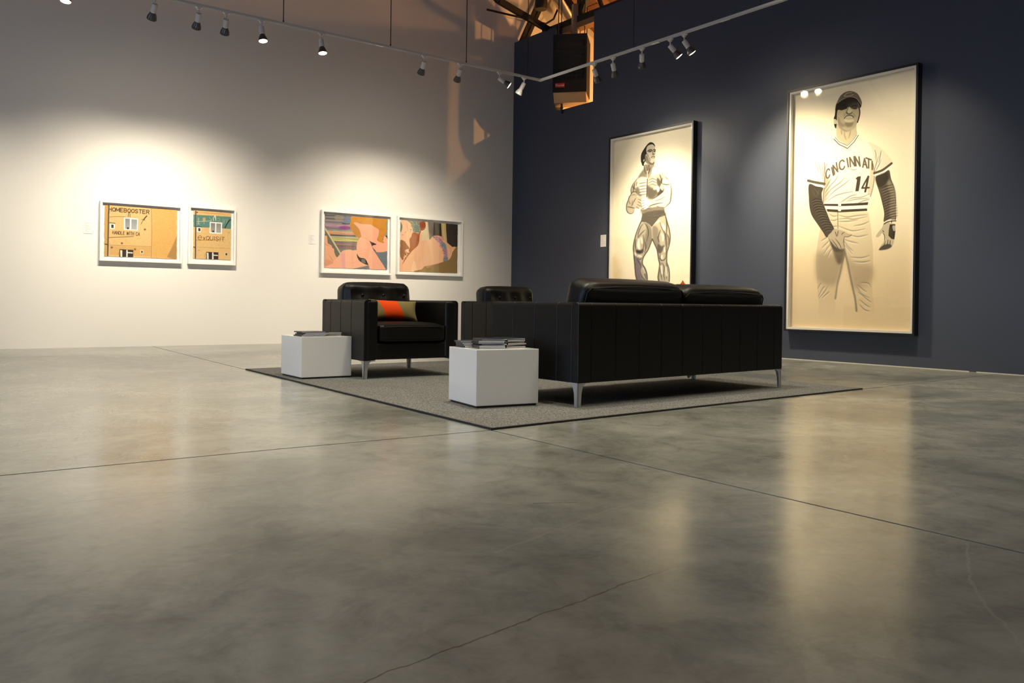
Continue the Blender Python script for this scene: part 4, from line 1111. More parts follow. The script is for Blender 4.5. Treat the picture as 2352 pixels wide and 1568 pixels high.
# blue partition with an open notch for the heater
TOPZ = 5.135
bm = bmesh.new()
prism(bm, [(0.0, 0.0), (16.6, 0.0), (16.6, TOPZ), (1.99, TOPZ), (1.99, 3.752), (1.095, 3.752), (1.095, TOPZ), (0.0, TOPZ)], DR, (0, 0, 1), NN, (CX, YW, 0), -0.14, 0.0)
struct('wall_right', bm, M['blue_wall'])
bm = bmesh.new()
for q0, q1 in ((4.9, 7.55), (7.62, 16.6)):
    prism(bm, [(q0, 0.0), (q1, 0.0), (q1, 0.007), (q0, 0.007)], DR, (0, 0, 1), NN, (CX, YW, 0), 0.0, 0.005)
struct('baseboard_right', bm, pmat('pale_sealant', (0.55, 0.54, 0.5), 0.6))
# unseen sides of the building: street wall with window openings, rear wall, far wall of the next room
bm = bmesh.new()
for y0, y1 in ((-5.2, 0.4), (3.2, 3.8), (6.6, 11.6)):
    box(bm, -5.4, -5.2, y0, y1, 0, 6.06)
for y0, y1 in ((0.4, 3.2), (3.8, 6.6)):
    box(bm, -5.4, -5.2, y0, y1, 0, 0.25)
    box(bm, -5.4, -5.2, y0, y1, 2.75, 6.06)
struct('wall_front', bm, M['plain_wall'])
bm = bmesh.new()
prism(bm, [(-5.4, 0), (14.4, 0), (14.4, roof_z(14.4)), (2.2, roof_z(2.2)), (-5.4, roof_z(-5.4))], (1, 0, 0), (0, 0, 1), (0, 1, 0), (0, 0, 0), -5.4, -5.2)
struct('wall_back', bm, M['plain_wall'])
struct('wall_far', B(14.2, 14.4, -5.2, 11.6, 0, roof_z(14.3) + .05), M['plain_wall'])
for k, (y0, y1) in enumerate(((0.4, 3.2), (3.8, 6.6))):
    bm = bmesh.new()
    for q in (y0, y1 - 0.06, (y0 + y1) / 2 - 0.03):
        box(bm, -5.34, -5.26, q, q + 0.06, 0.25, 2.75)
    for q in (0.25, 2.69):
        box(bm, -5.34, -5.26, y0, y1, q, q + 0.06)
    struct('window_%d' % (k + 1), bm, M['steel_dark'])

# roof: boarded deck on timber joists
roof = bpy.data.objects.new('ceiling', None)
COL.objects.link(roof)
roof['kind'] = 'structure'
M['deck'] = pmat('roof_boards', (0.22, 0.11, 0.05), 0.8, 0, 0.2, 0.35, 3)
def roof_slab(x0, x1, y0, y1, t0, t1, name, mat):
    bm = bmesh.new()
    prism(bm, [(x0, roof_z(x0) + t0), (x1, roof_z(x1) + t0), (x1, roof_z(x1) + t1), (x0, roof_z(x0) + t1)], (1, 0, 0), (0, 0, 1), (0, 1, 0), (0, 0, 0), y0, y1)
    return obj(name, bm, mat, roof)
roof_slab(-5.4, 2.2, -5.4, 11.65, 0.0, 0.12, 'deck', M['deck'])
roof_slab(2.2, 14.4, -5.4, 11.65, 0.04, 0.14, 'deck', M['deck'])
x = 7.0
while x < 14.2:
    roof_slab(x, x + 0.185, 6.5, 11.45, -0.005 - 0.012 * random.Random(int(x * 100)).random(), 0.035, 'board', M['deck'])
    x += 0.20
for k in range(9):
    y = 11.1 - k * 0.55
    roof_slab(7.2, 14.2, y, y + 0.06, -0.20, -0.02, 'joist', M['timber'])
M['steel_dark'] = M['steel_dark']
# ------------------------------------------------------------------ rug
RG_ = [(2.367, 3.350), (5.985, 3.494), (5.915, 7.45), (2.474, 7.352)]
def rug_mat():
    m, nt, b = new_mat('grey_loop_carpet')
    L = nt.links.new
    tc = nt.nodes.new('ShaderNodeTexCoord')
    n1 = nt.nodes.new('ShaderNodeTexNoise'); n1.inputs['Scale'].default_value = 130; n1.inputs['Detail'].default_value = 3
    n2 = nt.nodes.new('ShaderNodeTexNoise'); n2.inputs['Scale'].default_value = 3; n2.inputs['Detail'].default_value = 4
    L(tc.outputs['Object'], n1.inputs['Vector']); L(tc.outputs['Object'], n2.inputs['Vector'])
    r = nt.nodes.new('ShaderNodeValToRGB')
    r.color_ramp.elements[0].position = 0.36; r.color_ramp.elements[0].color = (0.065, 0.065, 0.061, 1)
    r.color_ramp.elements[1].position = 0.64; r.color_ramp.elements[1].color = (0.255, 0.254, 0.240, 1)
    L(n1.outputs['Fac'], r.inputs['Fac'])
    mr = nt.nodes.new('ShaderNodeMapRange'); mr.inputs['To Min'].default_value = 0.85; mr.inputs['To Max'].default_value = 1.15
    L(n2.outputs['Fac'], mr.inputs['Value'])
    mx = nt.nodes.new('ShaderNodeMix'); mx.data_type = 'RGBA'; mx.blend_type = 'MULTIPLY'; mx.inputs['Factor'].default_value = 1
    L(r.outputs['Color'], mx.inputs['A']); L(mr.outputs['Result'], mx.inputs['B'])
    L(mx.outputs['Result'], b.inputs['Base Color'])
    b.inputs['Roughness'].default_value = 0.95
    b.inputs['Specular IOR Level'].default_value = 0.1
    bp = nt.nodes.new('ShaderNodeBump'); bp.inputs['Strength'].default_value = 0.5; bp.inputs['Distance'].default_value = 0.004
    L(n1.outputs['Fac'], bp.inputs['Height']); L(bp.outputs['Normal'], b.inputs['Normal'])
    return m
rug = thing('rug', 'large flat grey speckled rug under the black seating', 'rug')
bm = bmesh.new()
inn = [Vector((x, y)) for x, y in RG_]
cen = sum(inn, Vector((0, 0))) / 4
prism(bm, [tuple(p + (cen - p).normalized() * 0.008) for p in inn], (1, 0, 0), (0, 1, 0), (0, 0, 1), (0, 0, 0), 0.0005, 0.010)
obj('pile', bm, rug_mat(), rug)
bm = bmesh.new()
for i in range(4):
    a, b_ = inn[i], inn[(i + 1) % 4]
    bar(bm, (a.x, a.y, 0.0048), (b_.x, b_.y, 0.0048), 0.010, 0.0092)
obj('edge_binding', bm, M['rug_edge'], rug)

# ------------------------------------------------------------------ white lacquer cubes
RUGZ = 0.010
def cube_table(px, py, rot, w, d, h, label):
    t = thing('cube_table', label, 'table', (px, py, RUGZ), rot, 'white lacquer cube tables')
    obj('plinth', B(0.010, w - 0.010, 0.010, d - 0.010, 0, 0.014), M['plinth'], t)
    obj('body', B(0, w, 0, d, 0.013, h, 0.0025, 2), M['white_lacquer'], t)
    return t
TA = cube_table(2.712, 4.005, math.radians(-8.0), 0.425, 0.395, 0.346, 'white gloss cube table in front of the sofa end, nearest the camera')
TB = cube_table(2.514, 6.170, math.radians(-1.0), 0.425, 0.45, 0.334, 'white gloss cube table beside the armchair with the striped cushion')

def magazine(table, u, v, z, rot, w, d, t, cov, label, group):
    R = table.rotation_euler.z
    x = table.location.x + math.cos(R) * u - math.sin(R) * v
    y = table.location.y + math.sin(R) * u + math.cos(R) * v
    m_ = thing('magazine', label, 'magazine', (x, y, table.location.z + z), R + rot, group)
    e = 0.0013
    obj('pages', B(-w / 2 + 0.002, w / 2 - 0.002, -d / 2 + 0.002, d / 2 - 0.002, e, t - e), M['paper'], m_)
    bm = box(bmesh.new(), -w / 2, w / 2, -d / 2, d / 2, 0.0001, e)
    box(bm, -w / 2, w / 2, -d / 2, d / 2, t - e, t - 0.0001)
    box(bm, -w / 2 - 0.0008, -w / 2 + 0.0006, -d / 2, d / 2, 0.0001, t - 0.0001)
    obj('cover', bm, cov, m_)
rnd = random.Random(4)
ORD = ['bottom', 'second', 'third', 'fourth', 'fifth', 'sixth', 'seventh']
def mag_stack(table, u, v, n, w, d, where, group, rot, jit=0.012, zs=0.0095):
    z = table.children[1].bound_box[1][2] + 0.0003 if False else None
    z0 = {TA: 0.346, TB: 0.334}[table] + 0.0004
    for k in range(n):
        pos = 'top' if k == n - 1 else ORD[k]
        lab = '%s %s magazine of the %s' % ('dark navy' if k % 2 else 'black covered', pos if pos in ('top', 'bottom') else pos + ' from bottom', where)
        magazine(table, u + rnd.uniform(-jit, jit), v + rnd.uniform(-jit, jit), z0 + k * (zs + 0.0004), rot + rnd.uniform(-0.09, 0.09), w, d, zs, M['cover' if k % 2 else 'cover2'], lab, group)
mag_stack(TA, 0.165, 0.165, 6, 0.17, 0.14, 'tall middle stack on the near cube', 'magazines in the middle stack on the near cube', -0.12)
mag_stack(TA, 0.335, 0.235, 6, 0.14, 0.17, 'right stack on the near cube', 'magazines in the right stack on the near cube', 0.06)
mag_stack(TA, 0.095, 0.315, 4, 0.13, 0.13, 'low left stack on the near cube', 'magazines in the left stack on the near cube', -0.05)
mag_stack(TB, 0.135, 0.15, 4, 0.20, 0.17, 'left stack on the far cube', 'magazines in the left stack on the far cube', 0.05)
mag_stack(TB, 0.325, 0.23, 3, 0.15, 0.20, 'right stack on the far cube', 'magazines in the right stack on the far cube', 0.02)

# ------------------------------------------------------------------ sofa and armchairs
def metal_leg(cx, cy, sx, sy, h, mat, parent):
    """L-section tapering leg; outer corner at (cx,cy), blades run inwards along sx, sy"""
    bm = bmesh.new()
    prof = [(0, 0), (0.028, 0), (0.033, h * 0.55), (0.046, h * 0.86), (0.062, h * 0.95), (0.098, h - 0.006), (0.098, h), (0, h)]
    t = 0.007
    prism(bm, prof, (sx, 0, 0), (0, 0, 1), (0, sy, 0), (cx, cy, 0), 0, t)
    prism(bm, prof, (0, sy, 0), (0, 0, 1), (sx, 0, 0), (cx, cy, 0), 0, t)
    return obj('leg', bm, mat, parent)

def rounded_panel(axis, sgn, out, thick, a0, a1, z0, z1, r):
    """upholstered panel with a rounded outer top edge; axis 'x' = arm side (runs along y), 'y' = back (runs along x)"""
    prof = [(thick, z0), (0, z0), (0, z1 - r)]
    for k in range(1, 6):
        t_ = k / 5 * PI / 2
        prof.append((r - r * math.cos(t_), z1 - r + r * math.sin(t_)))
    prof.append((thick, z1))
    bm = bmesh.new()
    if axis == 'x':
        prism(bm, prof, (sgn, 0, 0), (0, 0, 1), (0, 1, 0), (out, 0, 0), a0, a1)
    else:
        prism(bm, prof, (0, sgn, 0), (0, 0, 1), (1, 0, 0), (0, out, 0), a0, a1)
    bmesh.ops.recalc_face_normals(bm, faces=bm.faces[:])
    caps = [f for f in bm.faces if len(f.verts) > 4]
    es = list({ed for f in caps for ed in f.edges})
    bmesh.ops.bevel(bm, geom=es, offset=0.004, segments=2, profile=0.5, affect='EDGES')
    return bm

def seat_unit(name, label, cat, loc, rz, Wd, Dp, n_back, n_seat, group=None, topz=0.64, cush_top=0.785, tuft=False, dark_rear=False, tops=None):
    t = thing(name, label, cat, loc, rz, group)
    LH = 0.148
    at = 0.125                      # arm thickness
    bt = 0.10                       # back thickness
    Lt = M['leather']
    obj('base_frame', B(at - 0.01, Wd - at + 0.01, bt - 0.01, Dp - 0.012, LH + 0.004, 0.285, 0.012, 2), Lt, t)
    # arms: inner box plus stitched outer panels
    for side in (0, 1):
        x0, x1 = (0.012, at) if side == 0 else (Wd - at, Wd - 0.012)
        obj('arm', B(x0 + (0.004 if side == 0 else 0), x1 - (0.004 if side else 0), 0.03, Dp + 0.002, LH, topz - 0.003, 0.024, 4), Lt, t)
        vs = [0.0, 0.19, 0.405, 0.62, Dp]
        for a, b_ in zip(vs, vs[1:]):
            obj('arm_panel', rounded_panel('x', 1 if side == 0 else -1, 0.0 if side == 0 else Wd, 0.06, max(a, 0.058) + 0.0009, b_ - 0.0009, LH - 0.002, topz, 0.03), Lt, t)
    # back: core plus upright channelled panels
    obj('back', B(at - 0.004, Wd - at + 0.004, 0.02, bt, LH, topz - 0.008, 0.015, 2), Lt, t)
    us = [0.0, 0.112] + [0.112 + (Wd - 0.224) * (k + 1) / n_back for k in range(n_back)] + [Wd]
    for a, b_ in zip(us, us[1:]):
        bm = rounded_panel('y', 1, 0.0, 0.06, a + 0.0009, b_ - 0.0009, LH - 0.003, topz - 0.001, 0.026)
        obj('back_panel', bm, Lt, t)
    # seat cushions
    sw = (Wd - 2 * at) / n_seat
    for k in range(n_seat):
        cx = at + sw * (k + 0.5)
        bm = cushion(cx, (bt + Dp) / 2 + 0.06, 0.365, sw - 0.008, Dp - bt - 0.10, 0.145, 0.03, (0.004, 0.008, 0.018), 9)
        sc = obj('seat_cushion', bm, Lt, t, True)
        bm = bmesh.new()
        for zz in (0.305, 0.425):
            bar(bm, (cx - sw / 2 + 0.04, Dp + 0.018, zz), (cx + sw / 2 - 0.04, Dp + 0.018, zz), 0.006, 0.006)
        obj('piping', bm, Lt, sc)
    # back cushions
    for k in range(n_seat):
        cx = at + sw * (k + 0.5)
        ct = tops[k] if tops else cush_top
        z0 = 0.43
        dm = []
        if tuft:
            dm = [(dx, dz, 0.03, 0.05) for dx in (-0.2, 0, 0.2) for dz in (-0.06, 0.07)]
        h = ct - z0
        bm = cushion(cx + (0.035 if n_seat > 1 else 0.04), bt + 0.12, z0 + h / 2 - 0.004, sw + (0.01 if n_seat == 1 else 0.0), 0.20, h, 0.055, (0.012, 0.03, 0.014), 13, dm, 0.25 if n_seat > 1 else 0.12)
        bc = obj('back_cushion', bm, Lt, t, True)
        if n_seat > 1:
            # piped seam round the rear face of the cushion top
            bm = bmesh.new()
            R_t = Matrix.Rotation(0.25, 3, 'X')
            hw_, hz_ = sw / 2, h / 2
            loc_ = [(-hw_ + 0.012, -0.085, 0.02), (-hw_ + 0.014, -0.088, hz_ - 0.055), (-hw_ + 0.045, -0.092, hz_ - 0.026), (-hw_ * 0.4, -0.095, hz_ - 0.012), (0, -0.096, hz_ - 0.008), (hw_ * 0.4, -0.095, hz_ - 0.012), (hw_ - 0.045, -0.092, hz_ - 0.026), (hw_ - 0.014, -0.088, hz_ - 0.055), (hw_ - 0.012, -0.085, 0.02)]
            pts = [R_t @ Vector(p) + Vector((cx + 0.035, bt + 0.12, z0 + hz_ - 0.004)) for p in loc_]
            for p, q in zip(pts, pts[1:]):
                tube(bm, p, q, 0.0042, n=6)
            obj('piping', bm, Lt, bc)
        if tuft:
            for dx, dz, _, _2 in dm:
                bm = bmesh.new()
                bmesh.ops.create_icosphere(bm, subdivisions=2, radius=0.014)
                for v in bm.verts:
                    v.co = Vector((v.co.x, v.co.y * 0.5, v.co.z)) + Vector((cx + dx, bt + 0.225, z0 + h / 2 + dz))
                obj('button', bm, Lt, bc, True)
    # legs
    for sx in (0, 1):
        for sy in (0, 1):
            dk = dark_rear and sy == 0
            metal_leg(0.004 if sx == 0 else Wd - 0.004, 0.004 if sy == 0 else Dp - 0.004, 1 if sx == 0 else -1, 1 if sy == 0 else -1, LH, M['leg_metal'], t)
    return t

SOFA = seat_unit('sofa', 'black leather three seat sofa seen from its channelled back', 'sofa', (3.268, 3.735, RUGZ), math.radians(2.7), 2.175, 0.85, 9, 2, None, 0.636, 0.79, tops=[0.782, 0.766])
bm = bmesh.new()
prism(bm, [(0, 0), (0.085, 0), (0.082, -0.105), (0.055, -0.118), (0.02, -0.138), (0.004, -0.122)], (1, 0, 0), (0, 0, 1), (0, 1, 0), (2.03, 0.80, 0.149), 0, 0.0012)
obj('care_tag', bm, M['tag'], SOFA)
# the armchairs' fronts face the camera side: local y of the unit runs from back to front, so they are turned by half a circle
def chair_at(x_left, y_back, rot, label):
    Wd, Dp = 0.872, 0.87
    # local origin = back corner on the chair's own left (picture right)
    a = rot + PI
    ox = x_left + math.cos(rot) * Wd
    oy = y_back + math.sin(rot) * Wd
    return seat_unit('armchair', label, 'armchair', (ox, oy, RUGZ), a, Wd, Dp, 4, 1, 'black leather armchairs', 0.636, 0.778, True, True)
CH1 = chair_at(2.957, 6.80, math.radians(-1.5), 'black leather armchair holding the olive and orange striped cushion')
CH2 = chair_at(4.475, 6.90, math.radians(4.0), 'black leather armchair further back, mostly hidden behind the sofa arm')

# ------------------------------------------------------------------ cushions on the seats
def stripe_mat():
    m, nt, b = new_mat('olive_orange_cloth')
    L = nt.links.new
    tc = nt.nodes.new('ShaderNodeTexCoord')
    sp = nt.nodes.new('ShaderNodeSeparateXYZ')
    L(tc.outputs['Object'], sp.inputs['Vector'])
    a = nt.nodes.new('ShaderNodeMath'); a.operation = 'ADD'; a.inputs[1].default_value = 0.032
    sk = nt.nodes.new('ShaderNodeMath'); sk.operation = 'MULTIPLY_ADD'; sk.inputs[1].default_value = 0.42
    L(sp.outputs['Z'], sk.inputs[0]); L(sp.outputs['X'], sk.inputs[2]); L(sk.outputs['Value'], a.inputs[0])
    ab = nt.nodes.new('ShaderNodeMath'); ab.operation = 'ABSOLUTE'
    L(a.outputs['Value'], ab.inputs[0])
    lt = nt.nodes.new('ShaderNodeMath'); lt.operation = 'LESS_THAN'; lt.inputs[1].default_value = 0.082
    L(ab.outputs['Value'], lt.inputs[0])
    mx = nt.nodes.new('ShaderNodeMix'); mx.data_type = 'RGBA'
    mx.inputs['A'].default_value = srgb(132, 120, 76); mx.inputs['B'].default_value = (0.85, 0.075, 0.008, 1)
    L(lt.outputs['Value'], mx.inputs['Factor'])
    L(mx.outputs['Result'], b.inputs['Base Color'])
    b.inputs['Roughness'].default_value = 0.85
    b.inputs['Specular IOR Level'].default_value = 0.15
    n = nt.nodes.new('ShaderNodeTexNoise'); n.inputs['Scale'].default_value = 220
    L(tc.outputs['Object'], n.inputs['Vector'])
    bp = nt.nodes.new('ShaderNodeBump'); bp.inputs['Strength'].default_value = 0.3; bp.inputs['Distance'].default_value = 0.003
    L(n.outputs['Fac'], bp.inputs['Height']); L(bp.outputs['Normal'], b.inputs['Normal'])
    return m
M['stripe'] = stripe_mat()
M['orange'] = pmat('orange_cloth', (0.75, 0.09, 0.03), 0.85, 0, 0.15, 0.08, 60, 0.3, 220)
def throw_pillow(name, label, loc, rz, tilt, w, h, mat, roll=0.0):
    bm = bmesh.new()
    n = 18
    grid = {}
    for s in (1, -1):
        for i in range(n + 1):
            for j in range(n + 1):
                a, b_ = 2 * i / n - 1, 2 * j / n - 1
                if s == -1 and (i in (0, n) or j in (0, n)):
                    grid[s, i, j] = grid[1, i, j]
                    continue
                th = 0.062 * ((1 - a * a) * (1 - b_ * b_)) ** 0.42
                px = a * w / 2 * (1 - 0.07 * (1 - b_ * b_))
                pz = b_ * h / 2 * (1 - 0.09 * (1 - a * a))
                grid[s, i, j] = bm.verts.new((px, s * th, pz))
        for i in range(n):
            for j in range(n):
                q = [grid[s, i, j], grid[s, i + 1, j], grid[s, i + 1, j + 1], grid[s, i, j + 1]]
                if s == 1:
                    q = q[::-1]
                try:
                    bm.faces.new(q)
                except ValueError:
                    pass
    o = obj(name, bm, mat, None, True)
    o.rotation_euler = (tilt, roll, rz)
    o.location = loc
    return tag(o, label, 'cushion')
throw_pillow('throw_cushion', 'small olive cushion with a wide orange stripe on the armchair seat', (3.385, 6.285, 0.556), math.radians(-9), math.radians(-20), 0.43, 0.185, M['stripe'], math.radians(2))
throw_pillow('throw_cushion', 'orange cushion whose tip peeks over the sofa back', (4.86, 4.33, 0.652), math.radians(3), math.radians(8), 0.255, 0.255, M['orange'], math.radians(36))

# ------------------------------------------------------------------ framed pictures
def glass_mat():
    m = bpy.data.materials.new('picture_glazing')
    m.use_nodes = True
    nt = m.node_tree
    nt.nodes.clear()
    out = nt.nodes.new('ShaderNodeOutputMaterial')
    mx = nt.nodes.new('ShaderNodeMixShader')
    tr = nt.nodes.new('ShaderNodeBsdfTransparent')
    gl = nt.nodes.new('ShaderNodeBsdfGlossy')
    gl.inputs['Roughness'].default_value = 0.02
    lw = nt.nodes.new('ShaderNodeLayerWeight')
    pw = nt.nodes.new('ShaderNodeMath'); pw.operation = 'POWER'; pw.inputs[1].default_value = 5.0
    fr = nt.nodes.new('ShaderNodeMath'); fr.operation = 'MULTIPLY_ADD'
    fr.inputs[1].default_value = 0.9; fr.inputs[2].default_value = 0.035
    nt.links.new(lw.outputs['Facing'], pw.inputs[0])
    nt.links.new(pw.outputs['Value'], fr.inputs[0])
    nt.links.new(fr.outputs['Value'], mx.inputs['Fac'])
    nt.links.new(tr.outputs['BSDF'], mx.inputs[1])
    nt.links.new(gl.outputs['BSDF'], mx.inputs[2])
    nt.links.new(mx.outputs['Shader'], out.inputs['Surface'])
    return m
M['glazing'] = glass_mat()

def framed(name, label, origin, rz, w, h, depth, rail, sheet, art_m, fmat, liner, linerw, group, glazed=True):
    """origin: lower left back corner on the wall; local x right, local -y out of the wall, z up"""
    t = thing(name, label, 'picture', origin, rz, group)
    bm = bmesh.new()
    # four mitred rails
    for pts in ([(0, 0), (w, 0), (w - rail, rail), (rail, rail)], [(w, 0), (w, h), (w - rail, h - rail), (w - rail, rail)],
                [(w, h), (0, h), (rail, h - rail), (w - rail, h - rail)], [(0, h), (0, 0), (rail, rail), (rail, h - rail)]):
        r = bmesh.new()
        prism(r, pts, (1, 0, 0), (0, 0, 1), (0, -1, 0), (0, 0, 0), 0.0, depth)
        obj('frame_rail', r, fmat, t)
    obj('backing_board', B(rail, w - rail, -0.016, -0.006, rail, h - rail), M['mat_white'], t)
    if liner:
        a, c = rail, rail + linerw
        for pts in ([(a, a), (w - a, a), (w - c, c), (c, c)], [(w - a, a), (w - a, h - a), (w - c, h - c), (w - c, c)],
                    [(w - a, h - a), (a, h - a), (c, h - c), (w - c, h - c)], [(a, h - a), (a, a), (c, c), (c, h - c)]):
            r = bmesh.new()
            prism(r, pts, (1, 0, 0), (0, 0, 1), (0, -1, 0), (0, 0, 0), 0.016, depth - 0.012)
            obj('liner_rail', r, liner, t)
    # printed sheet, deckled edge, slightly proud of the board
    x0, x1, z0, z1 = sheet
    rg = random.Random(name + label)
    bm = bmesh.new()
    uvl = bm.loops.layers.uv.new('UVMap')
    N = 26
    edge = []
    for i in range(N): edge.append((x0 + (x1 - x0) * i / N, z0))
    for i in range(N): edge.append((x1, z0 + (z1 - z0) * i / N))
    for i in range(N): edge.append((x1 - (x1 - x0) * i / N, z1))
    for i in range(N): edge.append((x0, z1 - (z1 - z0) * i / N))
    jit = 0.0 if liner else 0.003
    edge = [(x + rg.uniform(-jit, jit), z + rg.uniform(-jit, jit)) for x, z in edge]
    front = [bm.verts.new((x, -0.024, z)) for x, z in edge]
    back = [bm.verts.new((x, -0.022, z)) for x, z in edge]
    f = bm.faces.new(front)
    for k in range(len(edge)):
        bm.faces.new((front[k], back[k], back[(k + 1) % len(edge)], front[(k + 1) % len(edge)]))
    for fc in bm.faces:
        for lp in fc.loops:
            lp[uvl].uv = ((lp.vert.co.x - x0) / (x1 - x0), (lp.vert.co.z - z0) / (z1 - z0))
    obj('picture_sheet', bm, art_m, t)
    if glazed:
        obj('glazing', B(rail - 0.004, w - rail + 0.004, -(depth - 0.010), -(depth - 0.013), rail - 0.004, h - rail + 0.004), M['glazing'], t)
    return t

FD = 0.065
def left_pic(x0, x1, z0, z1, quad, sheetq, art_m, label, group):
    """quad: measured frame corners in a sketch, sheetq: sheet corners in the same sketch"""
    Hm = homography(quad, [(0, 1), (1, 1), (1, 0), (0, 0)])
    pts = []
    for x, y in sheetq:
        q = Hm @ np.array([x, y, 1.0]); pts.append(q[:2] / q[2])
    pts = np.array(pts)
    w, h = x1 - x0, z1 - z0
    s = (w * (pts[0, 0] + pts[3, 0]) / 2, w * (pts[1, 0] + pts[2, 0]) / 2, h * (pts[2, 1] + pts[3, 1]) / 2, h * (pts[0, 1] + pts[1, 1]) / 2)
    return framed('framed_picture', label, (x0, YW, z0), 0.0, w, h, FD, 0.026, s, art_m, M['frame_white'], None, 0, group)
left_pic(1.970, 2.962, 1.095, 1.858, [(265, 212), (1278, 280), (1275, 983), (270, 958)], [(325, 262), (1222, 326), (1218, 925), (335, 905)], art_mat('facade_print_wide', art_facade_wide()), 'wide white framed photograph of an ochre house wall, leftmost picture', 'white framed facade photographs')
left_pic(3.042, 3.673, 1.096, 1.875, [(1358, 278), (1933, 318), (1938, 1008), (1348, 995)], [(1420, 322), (1890, 358), (1878, 940), (1422, 925)], art_mat('facade_print_narrow', art_facade_narrow()), 'narrow white framed photograph of the ochre wall with a teal band', 'white framed facade photographs')
left_pic(4.932, 6.095, 1.036, 1.966, [(325, 168), (1187, 237), (1172, 968), (308, 945)], [(378, 226), (1147, 279), (1127, 900), (358, 880)], art_mat('collage_print_hair', art_collage_hair()), 'white framed collage of pink limbs and ochre hair, left of a pair', 'white framed collages')
left_pic(6.192, 7.408, 1.052, 1.972, [(1255, 235), (2045, 308), (2052, 985), (1240, 965)], [(1290, 295), (2008, 340), (1990, 935), (1300, 930)], art_mat('collage_print_back', art_collage_back()), 'white framed collage of a reclining pink back, right of a pair', 'white framed collages')

def right_pic(s0, s1, z0, z1, art_m, label):
    p = WP(s0, 0, z0)
    w, h = s1 - s0, z1 - z0
    mg = 0.047
    return framed('framed_drawing', label, p, ANG, w, h, 0.09, 0.022, (mg, w - mg, mg, h - mg), art_m, M['frame_black'], M['liner'], 0.026, 'tall black framed pencil drawings')
right_pic(2.445, 4.04, 0.228, 3.109, art_mat('drawing_bodybuilder', art_bodybuilder()), 'black framed pencil drawing of a muscular man in trunks behind the sofa')
right_pic(5.465, 7.032, 0.342, 3.221, art_mat('drawing_ballplayer', art_ballplayer()), 'large black framed pencil drawing of a baseball player numbered 14')

# caption cards
def card(name, label, loc, rz, w, h, lines):
    t = thing(name, label, 'caption card', loc, rz)
    obj('board', B(0, w, -0.005, 0, 0, h), M['card'], t)
    bm = bmesh.new()
    for k in range(lines):
        z = h * (0.86 - 0.72 * k / max(1, lines - 1))
        box(bm, w * 0.14, w * (0.80 - 0.13 * ((k * 7) % 4)), -0.0056, -0.0049, z - 0.002, z + 0.002)
    obj('print', bm, pmat('grey_print', (0.45, 0.42, 0.40), 0.7), t)
    return t
card('caption_card', 'white caption card left of the wide facade photograph', (1.793, YW, 1.430), 0, 0.108, 0.155, 7)
card('caption_card', 'white caption card left of the pink limb collage', (4.756, YW, 1.456), 0, 0.106, 0.140, 7)
card('caption_card', 'white caption card on the blue wall beside the bodybuilder drawing', WP(2.206, 0, 1.500), ANG, 0.118, 0.180, 6)

# ------------------------------------------------------------------ track lighting
ZT = 3.735
RA, RB, RC = Vector((-4.9, 8.99, ZT)), Vector((7.111, 9.005, ZT)), Vector((7.165, 0.5, ZT))
trk = thing('lighting_track', 'pale L shaped lighting track hanging on thin wires', 'track', (7.111, 9.005, ZT))
def loc_t(p):
    return Vector(p) - trk.location
def rail(p, q):
    bm = bmesh.new()
    p, q = loc_t(p), loc_t(q)
    bar(bm, p + Vector((0, 0, 0.017)), q + Vector((0, 0, 0.017)), 0.036, 0.008)
    d = (q - p).normalized(); s_ = d.cross(Vector((0, 0, 1))).normalized()
    for k in (-1, 1):
        bar(bm, p + s_ * 0.0155 * k + Vector((0, 0, 0.0045)), q + s_ * 0.0155 * k + Vector((0, 0, 0.0045)), 0.005, 0.019)
    return obj('rail', bm, M['track'], trk)
rail(RA, RB)
rail(RB, RC)
c0 = loc_t(RB)
obj('corner_joint', box(bmesh.new(), c0.x - 0.03, c0.x + 0.022, c0.y - 0.03, c0.y + 0.022, -0.006, 0.024, 0.003), M['track'], trk)
for p in (Vector((4.61, 8.999, ZT)), RB + (RC - RB) * 0.255, RB + (RC - RB) * 0.375):
    q = loc_t(p)
    dx, dy = (0.05, 0.02) if p.x < 7 else (0.02, 0.06)
    obj('connector', box(bmesh.new(), q.x - dx, q.x + dx, q.y - dy, q.y + dy, -0.008, 0.005, 0.002), M['track'], trk)
for p in ((3.403, 8.99), (4.756, 8.99), (5.864, 8.99), (6.871, 8.99), (7.126, 7.201), (7.142, 5.362)):
    q = loc_t((p[0], p[1], ZT + 0.02))
    bm = bmesh.new()
    tube(bm, q, q + Vector((0, 0, roof_z(p[0]) - ZT - 0.02)), 0.0055, n=6)
    tube(bm, q, q + Vector((0, 0, 0.02)), 0.009, n=8)
    obj('suspension_wire', bm, M['wire'], trk)

